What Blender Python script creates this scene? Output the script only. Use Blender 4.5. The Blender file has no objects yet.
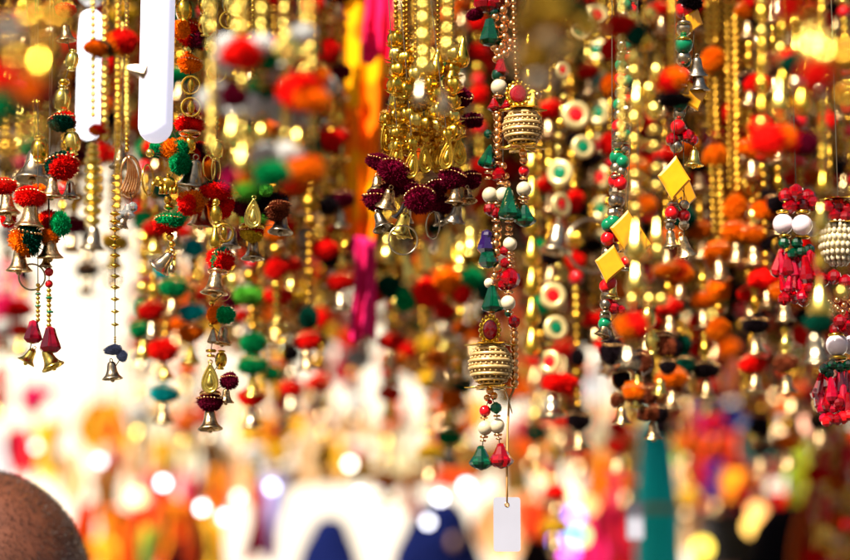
import bpy, math, random
from mathutils import Vector, Matrix
random.seed(7)
R = math.radians
sc = bpy.context.scene
COL = sc.collection

# ------------------------------------------------------------------ camera
PITCH = R(9.0); F = 85 / 36 * 850; CZ = 1.60
cp, sp = math.cos(PITCH), math.sin(PITCH)
cam_d = bpy.data.cameras.new('camera'); cam = bpy.data.objects.new('camera', cam_d); COL.objects.link(cam)
cam.location = (0, 0, CZ); cam.rotation_euler = (R(90) + PITCH, 0, 0)
cam_d.lens = 85; cam_d.sensor_width = 36; cam_d.clip_start = 0.05; cam_d.clip_end = 1000
cam_d.dof.use_dof = True; cam_d.dof.focus_distance = 1.513; cam_d.dof.aperture_fstop = 3.5
sc.camera = cam

def K(Y, py=280):
    v = (280 - py) / F
    return Y / (cp - v * sp) / F
def W(px, py, Y):
    u = (px - 425) / F; v = (280 - py) / F
    t = Y / (cp - v * sp)
    return Vector((u * t, Y, CZ + t * (sp + v * cp)))

# ------------------------------------------------------------------ materials
MATS = {}
def nodes(name):
    m = bpy.data.materials.new(name); m.use_nodes = True
    return m, m.node_tree.nodes, m.node_tree.links, m.node_tree.nodes['Principled BSDF']
def mat(name, col, rough=.5, metal=0, trans=0, coat=0, sheen=0, var=0.0, scale=40, bump=0, emit=0, ior=1.5, tint=None, spec=.5):
    if name in MATS: return MATS[name]
    m, N, L, b = nodes(name)
    b.inputs['Base Color'].default_value = (*col, 1)
    b.inputs['Roughness'].default_value = rough; b.inputs['Metallic'].default_value = metal
    b.inputs['Transmission Weight'].default_value = trans; b.inputs['Coat Weight'].default_value = coat
    b.inputs['Coat Roughness'].default_value = .08; b.inputs['Specular IOR Level'].default_value = spec
    b.inputs['Sheen Weight'].default_value = sheen; b.inputs['IOR'].default_value = ior
    if emit:
        b.inputs['Emission Color'].default_value = (*col, 1); b.inputs['Emission Strength'].default_value = emit
    if var or bump:
        tc = N.new('ShaderNodeTexCoord'); no = N.new('ShaderNodeTexNoise')
        no.inputs['Scale'].default_value = scale; no.inputs['Detail'].default_value = 4
        L.new(tc.outputs['Object'], no.inputs['Vector'])
        if var:
            mx = N.new('ShaderNodeMix'); mx.data_type = 'RGBA'
            mr = N.new('ShaderNodeMapRange'); mr.inputs[1].default_value = .35; mr.inputs[2].default_value = .65
            L.new(no.outputs['Fac'], mr.inputs[0]); L.new(mr.outputs[0], mx.inputs[0])
            a = tint or tuple(min(1, c * (1 + var)) for c in col)
            mx.inputs[6].default_value = (*[c * (1 - var) for c in col], 1); mx.inputs[7].default_value = (*a, 1)
            oi = N.new('ShaderNodeObjectInfo'); hs = N.new('ShaderNodeHueSaturation')
            m2 = N.new('ShaderNodeMapRange'); m2.inputs[3].default_value = .8; m2.inputs[4].default_value = 1.2
            L.new(oi.outputs['Random'], m2.inputs[0]); L.new(m2.outputs[0], hs.inputs['Value'])
            L.new(mx.outputs[2], hs.inputs['Color']); L.new(hs.outputs[0], b.inputs['Base Color'])
        if bump:
            bp = N.new('ShaderNodeBump'); bp.inputs['Strength'].default_value = bump; bp.inputs['Distance'].default_value = .1
            L.new(no.outputs['Fac'], bp.inputs['Height']); L.new(bp.outputs[0], b.inputs['Normal'])
    MATS[name] = m
    return m
gold = mat('gold', (.74, .44, .045), .2, 1, var=.22, scale=2.5, bump=.05)
dgold = mat('dark_gold', (.40, .20, .018), .26, 1, var=.3, scale=3, bump=.08)
rgold = mat('rose_gold', (.86, .44, .17), .17, 1)
lgold = mat('pale_gold', (.88, .63, .13), .22, 1, var=.15, scale=2)
brass = mat('antique_brass', (.62, .41, .19), .27, 1, var=.35, scale=3, bump=.1)
silver = mat('silver', (.50, .39, .24), .24, 1, var=.2, scale=3)
tinm = mat('dark_silver', (.38, .31, .22), .28, 1, var=.3, scale=3)
pearl = mat('pearl', (.66, .54, .34), .22, 0, coat=.7, var=.06, scale=2)
wpearl = mat('pink_pearl', (.74, .60, .62), .15, 0, coat=.8)
redc = mat('red_crystal', (.62, .0, .010), .03, trans=.72, coat=.2)
grnc = mat('green_crystal', (.0, .13, .055), .03, trans=.78, coat=.2)
pinkc = mat('pink_crystal', (.74, .004, .04), .04, trans=.6, coat=.2)
clrc = mat('clear_crystal', (.9, .9, .85), .03, trans=.85, coat=.3)
iric = mat('violet_crystal', (.03, .01, .09), .05, trans=.4, coat=.8)
redb = mat('red_bead', (.62, .003, .006), .1, coat=.1)
grnb = mat('green_bead', (.0, .16, .06), .1, coat=.1)
yel = mat('yellow_resin', (.84, .34, .002), .33, coat=.4, var=.06, scale=2)
cream = mat('cream_enamel', (.74, .56, .22), .35, .35, coat=.4, var=.1, scale=3)
WOOL = {}
for k, c in dict(r=(.86, .006, .003), o=(1.0, .16, .0), g=(.0, .26, .07), d=(.0, .055, .03), m=(.12, .0, .014), w=(.95, .92, .82),
                 p=(.80, .015, .16), k=(.012, .006, .008), y=(.88, .50, .02), b=(.22, .26, .42), n=(.22, .045, .015), l=(.10, .42, .03), u=(.01, .04, .42), c=(.0, .42, .42)).items():
    WOOL[k] = mat('wool_' + k, c, .95, spec=.08, var=.28, scale=6)
WNAME = dict(r='red', o='orange', g='green', d='dark green', m='maroon', w='white', p='pink', k='black', y='yellow', b='grey blue', n='brown', l='lime', u='blue', c='turquoise')
cordm = mat('cord', (.62, .30, .08), .8)
darkcord = mat('dark_cord', (.05, .03, .012), .9)
thrd = mat('gold_thread', (.74, .50, .20), .4, .45, var=.2, scale=6)
tagm = mat('tag_card', (.40, .40, .47), .55, var=.03, scale=30)
wood = mat('rail_wood', (.20, .11, .05), .7, var=.3, scale=12, bump=.2)
steel = mat('steel', (.5, .5, .5), .3, 1)

# ------------------------------------------------------------------ mesh builder
class MB:
    def __init__(s): s.v = []; s.f = []; s.m = []; s.sm = []
    def add(s, V, Fc, mi=0, smooth=True):
        o = len(s.v); s.v += [tuple(p) for p in V]
        for f in Fc: s.f.append(tuple(i + o for i in f)); s.m.append(mi); s.sm.append(smooth)
    def xf(s, M, start=0):
        for i in range(start, len(s.v)): s.v[i] = tuple(M @ Vector(s.v[i]))
    def lathe(s, prof, n=14, mi=0, smooth=True, axis='z', c=(0, 0, 0), k=1, ph=0, lobes=0, la=0):
        V = []; Fc = []
        for r, z in prof:
            for i in range(n):
                a = 2 * math.pi * i / n + ph
                rr = r * (1 + la * math.cos(lobes * a)) if lobes else r
                p = (rr * math.cos(a), rr * math.sin(a), z)
                if axis == 'y': p = (p[0], z, p[1])
                if axis == 'x': p = (z, p[0], p[1])
                V.append((p[0] * k + c[0], p[1] * k + c[1], p[2] * k + c[2]))
        for j in range(len(prof) - 1):
            for i in range(n):
                a, b = j * n + i, j * n + (i + 1) % n
                Fc.append((a, a + n, b + n, b))
        Fc.append(tuple(range(n))); Fc.append(tuple(reversed(range((len(prof) - 1) * n, len(prof) * n))))
        s.add(V, Fc, mi, smooth)
    def ball(s, c=(0, 0, 0), r=1, sc=(1, 1, 1), n=12, h=8, mi=0, smooth=True):
        V = []; Fc = []
        for j in range(h + 1):
            t = math.pi * j / h; rr = max(math.sin(t), .02)
            for i in range(n):
                a = 2 * math.pi * i / n
                V.append((c[0] + r * sc[0] * rr * math.cos(a), c[1] + r * sc[1] * rr * math.sin(a), c[2] + r * sc[2] * math.cos(t)))
        for j in range(h):
            for i in range(n):
                a, b = j * n + i, j * n + (i + 1) % n
                Fc.append((a, a + n, b + n, b))
        Fc.append(tuple(range(n))); Fc.append(tuple(reversed(range(h * n, h * n + n))))
        s.add(V, Fc, mi, smooth)
    def tube(s, pts, r, n=6, mi=0, closed=False):
        pts = [Vector(p) for p in pts]; V = []; Fc = []; m = len(pts)
        rr = r if isinstance(r, (list, tuple)) else [r] * m
        for i, p in enumerate(pts):
            a = pts[(i - 1) % m] if (closed or i > 0) else p
            b = pts[(i + 1) % m] if (closed or i < m - 1) else p
            d = (b - a).normalized() if (b - a).length > 1e-9 else Vector((0, 0, 1))
            up = Vector((0, 1, 0)) if abs(d.y) < .9 else Vector((1, 0, 0))
            x = d.cross(up).normalized(); y = x.cross(d)
            for k in range(n):
                t = 2 * math.pi * k / n
                V.append(p + x * (rr[i] * math.cos(t)) + y * (rr[i] * math.sin(t)))
        for i in range(m if closed else m - 1):
            for k in range(n):
                a = i * n + k; b = i * n + (k + 1) % n; c = ((i + 1) % m) * n
                Fc.append((a, b, c + (k + 1) % n, c + k))
        if not closed: Fc.append(tuple(reversed(range(n)))); Fc.append(tuple(range((m - 1) * n, m * n)))
        s.add(V, Fc, mi)
    def box(s, a, b, mi=0):
        V = [(x, y, z) for x in (a[0], b[0]) for y in (a[1], b[1]) for z in (a[2], b[2])]
        s.add(V, [(0, 1, 3, 2), (4, 6, 7, 5), (0, 4, 5, 1), (2, 3, 7, 6), (0, 2, 6, 4), (1, 5, 7, 3)], mi, False)
    def mesh(s, name, mats):
        me = bpy.data.meshes.new(name); me.from_pydata(s.v, [], s.f)
        for m in mats: me.materials.append(m)
        me.polygons.foreach_set('material_index', s.m); me.polygons.foreach_set('use_smooth', s.sm)
        me.update()
        return me

CACHE = {}
def cached(key, fn):
    if key not in CACHE: CACHE[key] = fn()
    return CACHE[key]

def sph(m, n=14, h=9, sc=(1, 1, 1), smooth=True):
    b = MB(); b.ball(n=n, h=h, sc=sc, smooth=smooth); return b.mesh('bead', [m])
def m_lathe(prof, m, n=14, smooth=True, **k):
    b = MB(); b.lathe(prof, n, smooth=smooth, **k); return b.mesh('turned', [m])
def m_bell(m):
    b = MB()
    out = [(.05, 1.0), (.22, .98), (.36, .86), (.43, .62), (.47, .30), (.54, .0), (.66, -.28), (.86, -.50), (1.0, -.62), (1.0, -.70),
           (.90, -.66), (.80, -.52), (.60, -.26), (.48, 0), (.41, .3), (.36, .6), (.2, .82), (.03, .86)]
    b.lathe(out, 20)
    b.tube([(.17 * math.cos(t), 0, 1.12 + .17 * math.sin(t)) for t in [i * math.pi / 5 for i in range(10)]], .05, 5, closed=True)
    return b.mesh('bell', [m])
def m_clapper(m):
    b = MB(); b.tube([(0, 0, .82), (.02, 0, -.45)], .05, 5); b.ball((.02, 0, -.72), .24, (1, 1, 1.15), 10, 7)
    return b.mesh('clapper', [m])
def m_ring(m, t=.07, n=28, tilt=0):
    b = MB(); b.tube([(math.cos(2 * math.pi * i / n), 0, math.sin(2 * math.pi * i / n)) for i in range(n)], t, 6, closed=True)
    return b.mesh('ring', [m])
def m_trim(m, n=22):
    b = MB()
    for i in range(n):
        a = 2 * math.pi * i / n; b.ball((math.cos(a), math.sin(a), .06 * math.sin(3 * a)), .115, n=7, h=5)
    return b.mesh('bead_trim', [m])
def m_pom(c1, c2, seed):
    rr = random.Random(seed); b = MB(); ax = Vector((rr.uniform(-1, 1), rr.uniform(-.6, .3), rr.uniform(-.7, .7))).normalized()
    b.ball(r=.78, n=12, h=8)
    n = 1500; sd_ = rr.uniform(0, 6)
    for i in range(n):
        z = 1 - 2 * (i + .5) / n; a = i * 2.399963 + rr.uniform(-.1, .1); q = math.sqrt(max(0, 1 - z * z))
        d = Vector((q * math.cos(a), q * math.sin(a), z)) + Vector([rr.gauss(0, .16) for _ in range(3)]); d.normalize()
        lump = 1 + .07 * math.sin(3.1 * d.x + 2 * sd_) + .06 * math.sin(4.3 * d.z + d.y * 3 + sd_)
        if i % 90 == 0: lump *= 1.16
        L = lump * rr.uniform(.80, 1.04) * (1.06 if rr.random() < .06 else 1)
        t = d.cross(Vector((rr.uniform(-1, 1), rr.uniform(-1, 1), rr.uniform(-1, 1)))).normalized(); u = d.cross(t)
        w = rr.uniform(.028, .05); tip = d * L
        V = [d * .6 + t * w, d * .6 - t * w * .5 + u * w * .86, d * .6 - t * w * .5 - u * w * .86,
             tip + t * w * .55, tip - t * w * .3 + u * w * .5, tip - t * w * .3 - u * w * .5]
        mi = 1 if (c2 and d.dot(ax) + rr.uniform(-.12, .12) > .05) else 0
        b.add(V, [(0, 1, 4, 3), (1, 2, 5, 4), (2, 0, 3, 5), (3, 4, 5)], mi, False)
    # core takes the first colour; the second half gets a matching cap
    if c2:
        c = MB(); c.ball(ax * .05, .78, n=12, h=8)
        b.add([p for p in c.v], [f for f in c.f if sum((Vector(c.v[i]) for i in f), Vector()).dot(ax) > .05 * len(f)], 1)
    return b.mesh('pompom', [WOOL[c1]] + ([WOOL[c2]] if c2 else []))
def tear_pts(n=26, k=1.0):
    P = []
    for i in range(n):
        a = 2 * math.pi * i / n
        x = math.sin(a) * (math.sin(a / 2)) ** 1.3 * .72; z = math.cos(a)
        P.append((x * k, z * k if k == 1 else z * k - .12 * (1 - k)))
    return P
def m_tear(m):
    b = MB(); P = tear_pts(); n = len(P)
    V = [(x * .96, -.06, z) for x, z in P] + [(x * .96, .08, z) for x, z in P]
    b.add(V, [tuple(range(n)), tuple(reversed(range(n, 2 * n)))] + [(i, i + n, (i + 1) % n + n, (i + 1) % n) for i in range(n)], 0, False)
    b.tube([(x, -.04, z) for x, z in P], .085, 6, closed=True)
    b.tube([(x * .62, -.08, z * .66 - .1) for x, z in P], .045, 5, closed=True)
    b.tube([(.14 * math.cos(t), 0, 1.1 + .14 * math.sin(t)) for t in [i * math.pi / 5 for i in range(10)]], .05, 5, closed=True)
    return b.mesh('teardrop', [m])
def m_inlay(m):
    b = MB(); b.lathe([(.02, .62), (.08, .45), (.15, .22), (.24, 0), (.30, -.22), (.27, -.42), (.16, -.56), (.03, -.62)], 12)
    b.xf(Matrix.Translation((0, -.10, -.18)) @ Matrix.Diagonal((.85, .4, .75, 1))); return b.mesh('inlay', [m])
def m_disc(m):
    b = MB(); b.lathe([(.05, .16), (.8, .18), (.98, .10), (1.0, 0), (.98, -.10), (.82, -.2), (.62, -.2), (.52, -.1), (.05, -.08)], 26, axis='y'); return b.mesh('disc', [m])
def m_gem(m, k=.5):
    b = MB(); b.lathe([(.02, -.2), (.6, -.19), (.92, -.1), (1, 0), (.9, .06), (.02, .08)], 12, axis='y', smooth=False, k=1)
    b.xf(Matrix.Diagonal((k, k, k, 1)) @ Matrix.Identity(4)); b.xf(Matrix.Translation((0, -.13, 0))); return b.mesh('gem', [m])
def m_drop(m):   # faceted gem drop: small cap, flaring, pointed foot
    return m_lathe([(.10, 1.0), (.28, .92), (.34, .72), (.66, .1), (1.0, -.38), (.92, -.58), (.5, -.86), (.06, -1.0)], m, 8, False)
def m_cone(m):
    return m_lathe([(.08, 1.0), (.22, .8), (.5, 0), (.78, -.72), (.70, -.88), (.3, -1.0)], m, 7, False)
def m_long(m):
    return m_lathe([(.06, 1), (.35, .86), (.5, .3), (.72, -.3), (.8, -.62), (.5, -.9), (.06, -1)], m, 7, False)
def m_flame(m):
    return m_lathe([(.03, 1.0), (.10, .8), (.2, .45), (.36, .05), (.5, -.35), (.5, -.62), (.36, -.86), (.05, -1)], m, 16)
def m_wball(m, m2, pearls=False):
    b = MB(); b.ball(r=.93, sc=(1, 1, .9), n=24, h=16, mi=1)
    rows = 8
    for j in range(rows):
        t = math.pi * (j + 1) / (rows + 1); z = math.cos(t) * .9; q = math.sin(t) ** .8 * .97
        if not pearls:
            b.tube([(q * math.cos(a), q * math.sin(a), z) for a in [2 * math.pi * i / 30 for i in range(30)]], .075, 6, closed=True)
            z2 = math.cos(t + math.pi / (rows + 1) / 2) * .9; q2 = math.sin(t + math.pi / (rows + 1) / 2) ** .8 * .95
            k = max(8, int(26 * q2))
            for i in range(k):
                a = 2 * math.pi * i / k; b.ball((q2 * math.cos(a), q2 * math.sin(a), z2), .055, n=6, h=4)
        else:
            k = max(6, int(22 * q))
            for i in range(k):
                a = 2 * math.pi * (i + .5 * (j % 2)) / k; b.ball((q * math.cos(a), q * math.sin(a), z), .135, n=8, h=6)
    return b.mesh('woven_ball', [m, m2])
def m_cap(m):    # thin flower cap, petals spread sideways
    b = MB(); 
    for i in range(6):
        a = 2 * math.pi * i / 6; V = []; Fc = []
        for j in range(6):
            t = j / 5; w = .34 * math.sin(math.pi * (t * .85 + .1)); r = .1 + t * 1.15; z = -.16 * t * t + .10 * t ** 6
            for sgn in (-1, 1):
                V.append((r * math.cos(a) - sgn * w * math.sin(a), r * math.sin(a) + sgn * w * math.cos(a), z))
        m_ = len(V); V += [(x, y, z + .035) for x, y, z in V]
        for j in range(5):
            k = 2 * j; Fc += [(k, k + 1, k + 3, k + 2), (k + m_, k + 2 + m_, k + 3 + m_, k + 1 + m_), (k, k + 2, k + 2 + m_, k + m_), (k + 1, k + 1 + m_, k + 3 + m_, k + 3)]
        b.add(V, Fc)
    b.ball((0, 0, .05), .14, n=8, h=5)
    return b.mesh('flower_cap', [m])
def m_cabset(m):
    b = MB(); b.lathe([(.05, .16), (.78, .16), (.84, 0), (.76, -.08), (.1, -.1)], 20, axis='y')
    for i in range(16):
        a = 2 * math.pi * i / 16; b.ball((.86 * math.cos(a), -.02, .86 * math.sin(a)), .165, n=8, h=6)
    return b.mesh('setting', [m])
def m_bud(m):
    b = MB(); b.lathe([(.14, .85), (.48, .7), (.68, .35), (.70, 0), (.58, -.35), (.34, -.6), (.15, -.75)], 20, lobes=5, la=.16)
    for i in range(5):
        a = 2 * math.pi * i / 5 + .3; c, s_ = math.cos(a), math.sin(a)
        for (z0, L, up) in ((-.45, 1.2, -.35), (.75, 1.0, 0)):
            V = [(.15 * c - .2 * s_, .15 * s_ + .2 * c, z0), (.15 * c + .2 * s_, .15 * s_ - .2 * c, z0), (.6 * c, .6 * s_, z0 - .10), (L * c, L * s_, z0 + .12), (.4 * c, .4 * s_, z0 - .22)]
            b.add(V, [(0, 1, 2), (0, 2, 3), (1, 3, 2), (0, 3, 4), (1, 4, 3), (0, 4, 1)], 0, False)
    b.lathe([(.2, -.5), (.34, -.62), (.34, -.74), (.18, -.88)], 10)
    return b.mesh('bud_bead', [m])
def m_leafpair(m, n):
    b = MB()
    for j in range(n):
        for s_ in (-1, 1):
            k = len(b.v); b.ball((0, 0, 0), 1, (.34, .22, .72), 8, 6)
            b.xf(Matrix.Translation((s_ * .40, -.10 * s_, -j * .95)) @ Matrix.Rotation(s_ * .75, 4, 'Y'), k)
    return b.mesh('leaf_chain', [m])
def m_chain(m, n, kind='b'):
    b = MB()
    for j in range(n):
        z = -1 - 2 * j
        if kind == 's': b.lathe([(.15, z + 1), (.3, z + .7), (1.0, z + .12), (1.0, z - .12), (.3, z - .7), (.15, z - 1)], 10)
        elif kind == 'v': b.ball((.8 * (1 if j % 2 else -1) * .5, 0, z), .95, n=8, h=6)
        else: b.ball((0, 0, z), .98, n=9, h=6)
    return b.mesh('bead_chain', [m])
def m_diamond(m):
    b = MB(); P = []
    C = [(0, 1.35), (1.0, 0), (0, -1.35), (-1.0, 0)]
    for i in range(4):
        x0, z0 = C[i]; x1, z1 = C[(i + 1) % 4]
        for j in range(6):
            t = j / 6; k = 1 - .025 * math.sin(math.pi * t); P.append(((x0 + (x1 - x0) * t) * k, (z0 + (z1 - z0) * t) * k))
    n = len(P); V = []
    for k, y in ((.84, -.15), (1, -.05), (1, .05), (.84, .15)): V += [(x * k, y, z * k) for x, z in P]
    Fc = [tuple(range(n)), tuple(reversed(range(3 * n, 4 * n)))]
    for q in range(3): Fc += [(q * n + i, (q + 1) * n + i, (q + 1) * n + (i + 1) % n, q * n + (i + 1) % n) for i in range(n)]
    b.add(V, Fc, 0, False)
    return b.mesh('diamond', [m])
def m_elephant(m):
    b = MB(); b.ball((.12, 0, .1), .62, (1.15, .6, .85), 16, 10); b.ball((-.62, -.05, .22), .42, (1, .8, 1.05), 14, 9)
    b.tube([(-.92, -.1, .2), (-1.08, -.12, -.15), (-1.1, -.12, -.5), (-1.22, -.12, -.68)], [.2, .15, .11, .07], 8)
    for x in (-.38, -.02, .42, .74): b.tube([(x, -.12 if x < .3 else .1, -.1), (x, -.14, -.55), (x, -.14, -.86)], [.22, .17, .2], 8)
    for k in (.30, .2, .10): b.tube([(-.5 + k * math.cos(t), -.40 - (.3 - k) * .2, .22 + k * 1.1 * math.sin(t)) for t in [i * math.pi / 8 for i in range(16)]], .045, 5, closed=True)
    b.tube([(.8, 0, .3), (.95, 0, .05), (.92, 0, -.3)], [.07, .05, .06], 6)
    for i in range(7): b.ball((-.1 + i * .12, -.36, .28 - .03 * (i - 3) ** 2 * .5), .05, n=6, h=4)
    b.ball((.15, 0, .75), .16, n=8, h=6)
    return b.mesh('elephant_charm', [m])
def m_fan(m):
    b = MB()
    for i in range(6):
        t = i / 5; P = []
        for j in range(12):
            u = j / 11; P.append(((-.9 + t * 1.5) * u * (1 - .4 * u) + .35 * math.sin(u * 3), -.03 * i, 1 - 2 * u * (1 - .12 * abs(t - .4))))
        b.tube(P, .075, 5)
    b.tube([(.62 * math.cos(a) * 1.0 + .2, .05, 1.02 * math.sin(a)) for a in [2 * math.pi * i / 24 for i in range(24)]], .09, 5, closed=True)
    return b.mesh('filigree_leaf', [m])
def m_drum(m):
    return m_lathe([(.2, 1), (.75, .95), (.8, .8), (.6, .7), (.95, .5), (1, 0), (.95, -.5), (.6, -.7), (.8, -.8), (.75, -.95), (.2, -1)], m, 14)

# ------------------------------------------------------------------ objects
def link(o, parent=None):
    COL.objects.link(o)
    if parent: o.parent = parent
    return o
def part(name, me, parent=None, loc=(0, 0, 0), rot=(0, 0, 0), scl=(1, 1, 1)):
    o = bpy.data.objects.new(name, me); link(o, parent); o.location = loc; o.rotation_euler = rot
    o.scale = scl if isinstance(scl, (tuple, list)) else (scl,) * 3
    return o
def tag(o, label, cat, group=None, kind=None):
    if kind: o['kind'] = kind
    if label: o['label'] = label
    if cat: o['category'] = cat
    if group: o['group'] = group
    return o
def thing(name, label, cat, loc=(0, 0, 0), group=None):
    o = bpy.data.objects.new(name, None); link(o); o.location = loc; o.empty_display_size = .02
    return tag(o, label, cat, group)

# kind -> (part name, mesh, children)
def element(kind):
    a = kind.split(':'); k = a[0]; q = a[1] if len(a) > 1 else ''
    MM = dict(g=gold, d=dgold, r=rgold, l=lgold, s=silver, t=tinm, p=pearl, w=wpearl, R=redc, G=grnc, P=pinkc, C=clrc, V=iric, e=redb, n=grnb, b=brass, c=cream, y=yel)
    m = MM.get(q, gold)
    S = lambda *x: cached((kind,) + x[:1], x[1])
    if k == 'b': return ('pearl_bead' if q in 'pw' and q else 'round_bead', S('b', lambda: sph(m)), [])
    if k == 'x': return ('crystal_bead', S('x', lambda: m_lathe([(.25, 1), (.85, .55), (1, 0), (.85, -.55), (.25, -1)], m, 8, False)), [])
    if k == 'disc': return ('spacer_bead', S('d', lambda: m_lathe([(.2, .28), (.8, .26), (1, .1), (1, -.1), (.8, -.26), (.2, -.28)], m, 14)), [])
    if k == 'sq': return ('squat_bead', S('q', lambda: sph(m, 14, 8, (1, 1, .62))), [])
    if k == 'spin': return ('spindle_bead', S('s', lambda: m_lathe([(.15, .55), (.3, .4), (1, .08), (1, -.08), (.3, -.4), (.15, -.55)], m, 14)), [])
    if k == 'oval': return ('ribbed_bead', S('o', lambda: m_lathe([(.2, 1), (.36, .94), (.36, .84), (.22, .78), (.46, .6), (.58, .2), (.58, -.2), (.46, -.6), (.22, -.78), (.36, -.84), (.36, -.94), (.2, -1)], m, 16, lobes=8, la=.07)), [])
    if k == 'drum': return ('drum_bead', S('m', lambda: m_drum(m)), [])
    if k == 'pom':
        sd = random.randint(0, 2)
        return ('pompom', cached((kind, sd), lambda: m_pom(q[0], q[1] if len(q) > 1 else None, hash(q) % 7 * 0 + sd * 13 + sum(map(ord, q)))), [])
    if k == 'tpom':
        n, me, _ = element('pom:' + q)
        return (n, me, [('bead_trim', cached('trim', lambda: m_trim(rgold)), (0, 0, .42), .86)])
    if k == 'bell':
        q = q or 'b'; m = MM[q]
        return ('bell', cached(('bell', q), lambda: m_bell(m)), [('clapper', cached(('clap', q), lambda: m_clapper(m)), (0, 0, 0), 1)])
    if k == 'ring': return ('ring', S('r', lambda: m_ring(m)), [])
    if k == 'tring': return ('ring', S('tr', lambda: m_ring(m, .14, 20)), [('bead', cached(('ovb', q), lambda: m_lathe([(.1, .8), (.3, .5), (.42, 0), (.3, -.5), (.1, -.8)], m, 12)), (0, 0, 0), 1)])
    if k == 'tear': return ('teardrop_charm', S('t', lambda: m_tear(m)), [('inlay', cached(('inl', q), lambda: m_inlay(m)), (0, 0, 0), 1)])
    if k == 'md':
        gm = dict(r=redb, g=grnb, y=yel)[q[0]]
        return ('enamel_disc', cached('md', lambda: m_disc(cream)), [('gem', cached(('gem', q[0]), lambda: m_gem(gm)), (0, 0, 0), 1)])
    if k == 'cab': return ('gem_setting', cached('cabs', lambda: m_cabset(gold)), [('gem', cached('cabg', lambda: m_gem(redc, .66)), (0, 0, 0), 1)])
    if k == 'drop': return ('crystal_drop', S('dr', lambda: m_drop(m)), [])
    if k == 'cone': return ('crystal_cone', S('co', lambda: m_cone(m)), [])
    if k == 'long': return ('crystal_dangle', S('lo', lambda: m_long(m)), [])
    if k == 'flame': return ('drop_bead', S('fl', lambda: m_flame(m)), [])
    if k == 'wball': return ('woven_ball', cached('wb', lambda: m_wball(thrd, mat('ball_core', (.42, .24, .08), .5))), [('flower_cap', cached('cap', lambda: m_cap(gold)), (0, 0, .94), .95), ('flower_cap', cached('cap', None), (0, 0, -.96), .95)])
    if k == 'pball': return ('pearl_ball', cached('pb', lambda: m_wball(pearl, cream, True)), [])
    if k == 'bud': return ('bud_bead', S('bu', lambda: m_bud(m)), [])
    if k == 'diam': return ('yellow_diamond', S('di', lambda: m_diamond(yel)), [])
    if k == 'gdiam': return ('gold_diamond', S('gdi', lambda: m_diamond(lgold)), [])
    if k == 'eleph': return ('elephant_charm', S('el', lambda: m_elephant(gold)), [])
    if k == 'fan': return ('filigree_leaf', S('fa', lambda: m_fan(rgold)), [])
    if k == 'cap': return ('flower_cap', cached('cap', lambda: m_cap(gold)), [])
    raise KeyError(kind)

RAIL = {}
class Str:
    """one hanging string; (px, Y) fixes where it hangs, parts are placed in world metres"""
    def __init__(s, name, label, cat, px, Y, group=None, pref=150, top=-46):
        s.Y = Y; p = W(px, pref, Y); s.x = p.x; s.top = W(px, top, Y).z
        s.o = thing(name, label, cat, (s.x, Y, s.top), group)
        s.top0 = top; RAIL.setdefault(round(Y, 1), []).append((s.x, Y, s.top))
        s.path = [(0, 0, 0)]
    def put(s, kind, loc, size, dy=0, rot=(0, 0, 0), st=(1, 1, 1), spin=True):
        n, me, ch = element(kind)
        r = size / 2
        if spin and rot == (0, 0, 0) and kind.split(':')[0] in ('pom', 'tpom', 'bell', 'b', 'x', 'bud', 'oval'):
            rot = (random.uniform(-.12, .12), random.uniform(-.12, .12), random.uniform(-.5, .5) if 'pom' in kind else random.uniform(0, 6))
        o = part(n, me, s.o, (loc[0], loc[1] + dy, loc[2]), rot, (r * st[0], r * st[1], r * st[2]))
        for (cn, cme, cl, cs) in ch: part(cn, cme, o, cl, (0, 0, 0), cs)
        return o
    def add(s, kind, px, py, size, dy=0, rot=(0, 0, 0), st=(1, 1, 1), path=True):
        p = W(px, py, s.Y + dy) - Vector((s.x, s.Y, s.top))
        s.put(kind, p, size * K(s.Y, py), 0, rot, st)
        if path: s.path.append(tuple(p))
    def chain(s, px, y0, y1, d, m=gold, kind='b', px2=None, dy=0):
        """a run of small beads from (px, y0) to (px2, y1), bead diameter d px"""
        px2 = px if px2 is None else px2
        a = W(px, y0, s.Y + dy); b = W(px2, y1, s.Y + dy); L = (b - a).length; r = d * K(s.Y, y0) / 2
        n = max(1, int(round(L / (2 * r)))); k = ('ch', m.name, n, kind)
        me = cached(k, lambda: m_chain(m, n, kind)); q = Vector((0, 0, -1)).rotation_difference(b - a).to_euler()
        part('bead_chain', me, s.o, a - Vector((s.x, s.Y, s.top)), tuple(q), (r, r, L / (2 * n)))
        s.path += [tuple(a - Vector((s.x, s.Y, s.top))), tuple(b - Vector((s.x, s.Y, s.top)))]
    def cord(s, m=None, r=.0004, pts=None, name='cord'):
        P = pts or sorted(s.path, key=lambda p: -p[2])
        b = MB(); b.tube(P, r, 5); part(name, b.mesh('cord', [m or darkcord]), s.o)
    def new(s, px=None):
        """finish this cord and start the next strand of the same hanging"""
        s.cord()
        x = 0 if px is None else W(px, s.top0, s.Y).x - s.x
        s.path = [(x, 0, 0)]

FL = (1, 1, .72)
# ================================================================== strings in focus (about 1.5 m away)
Y0 = 1.50
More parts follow.
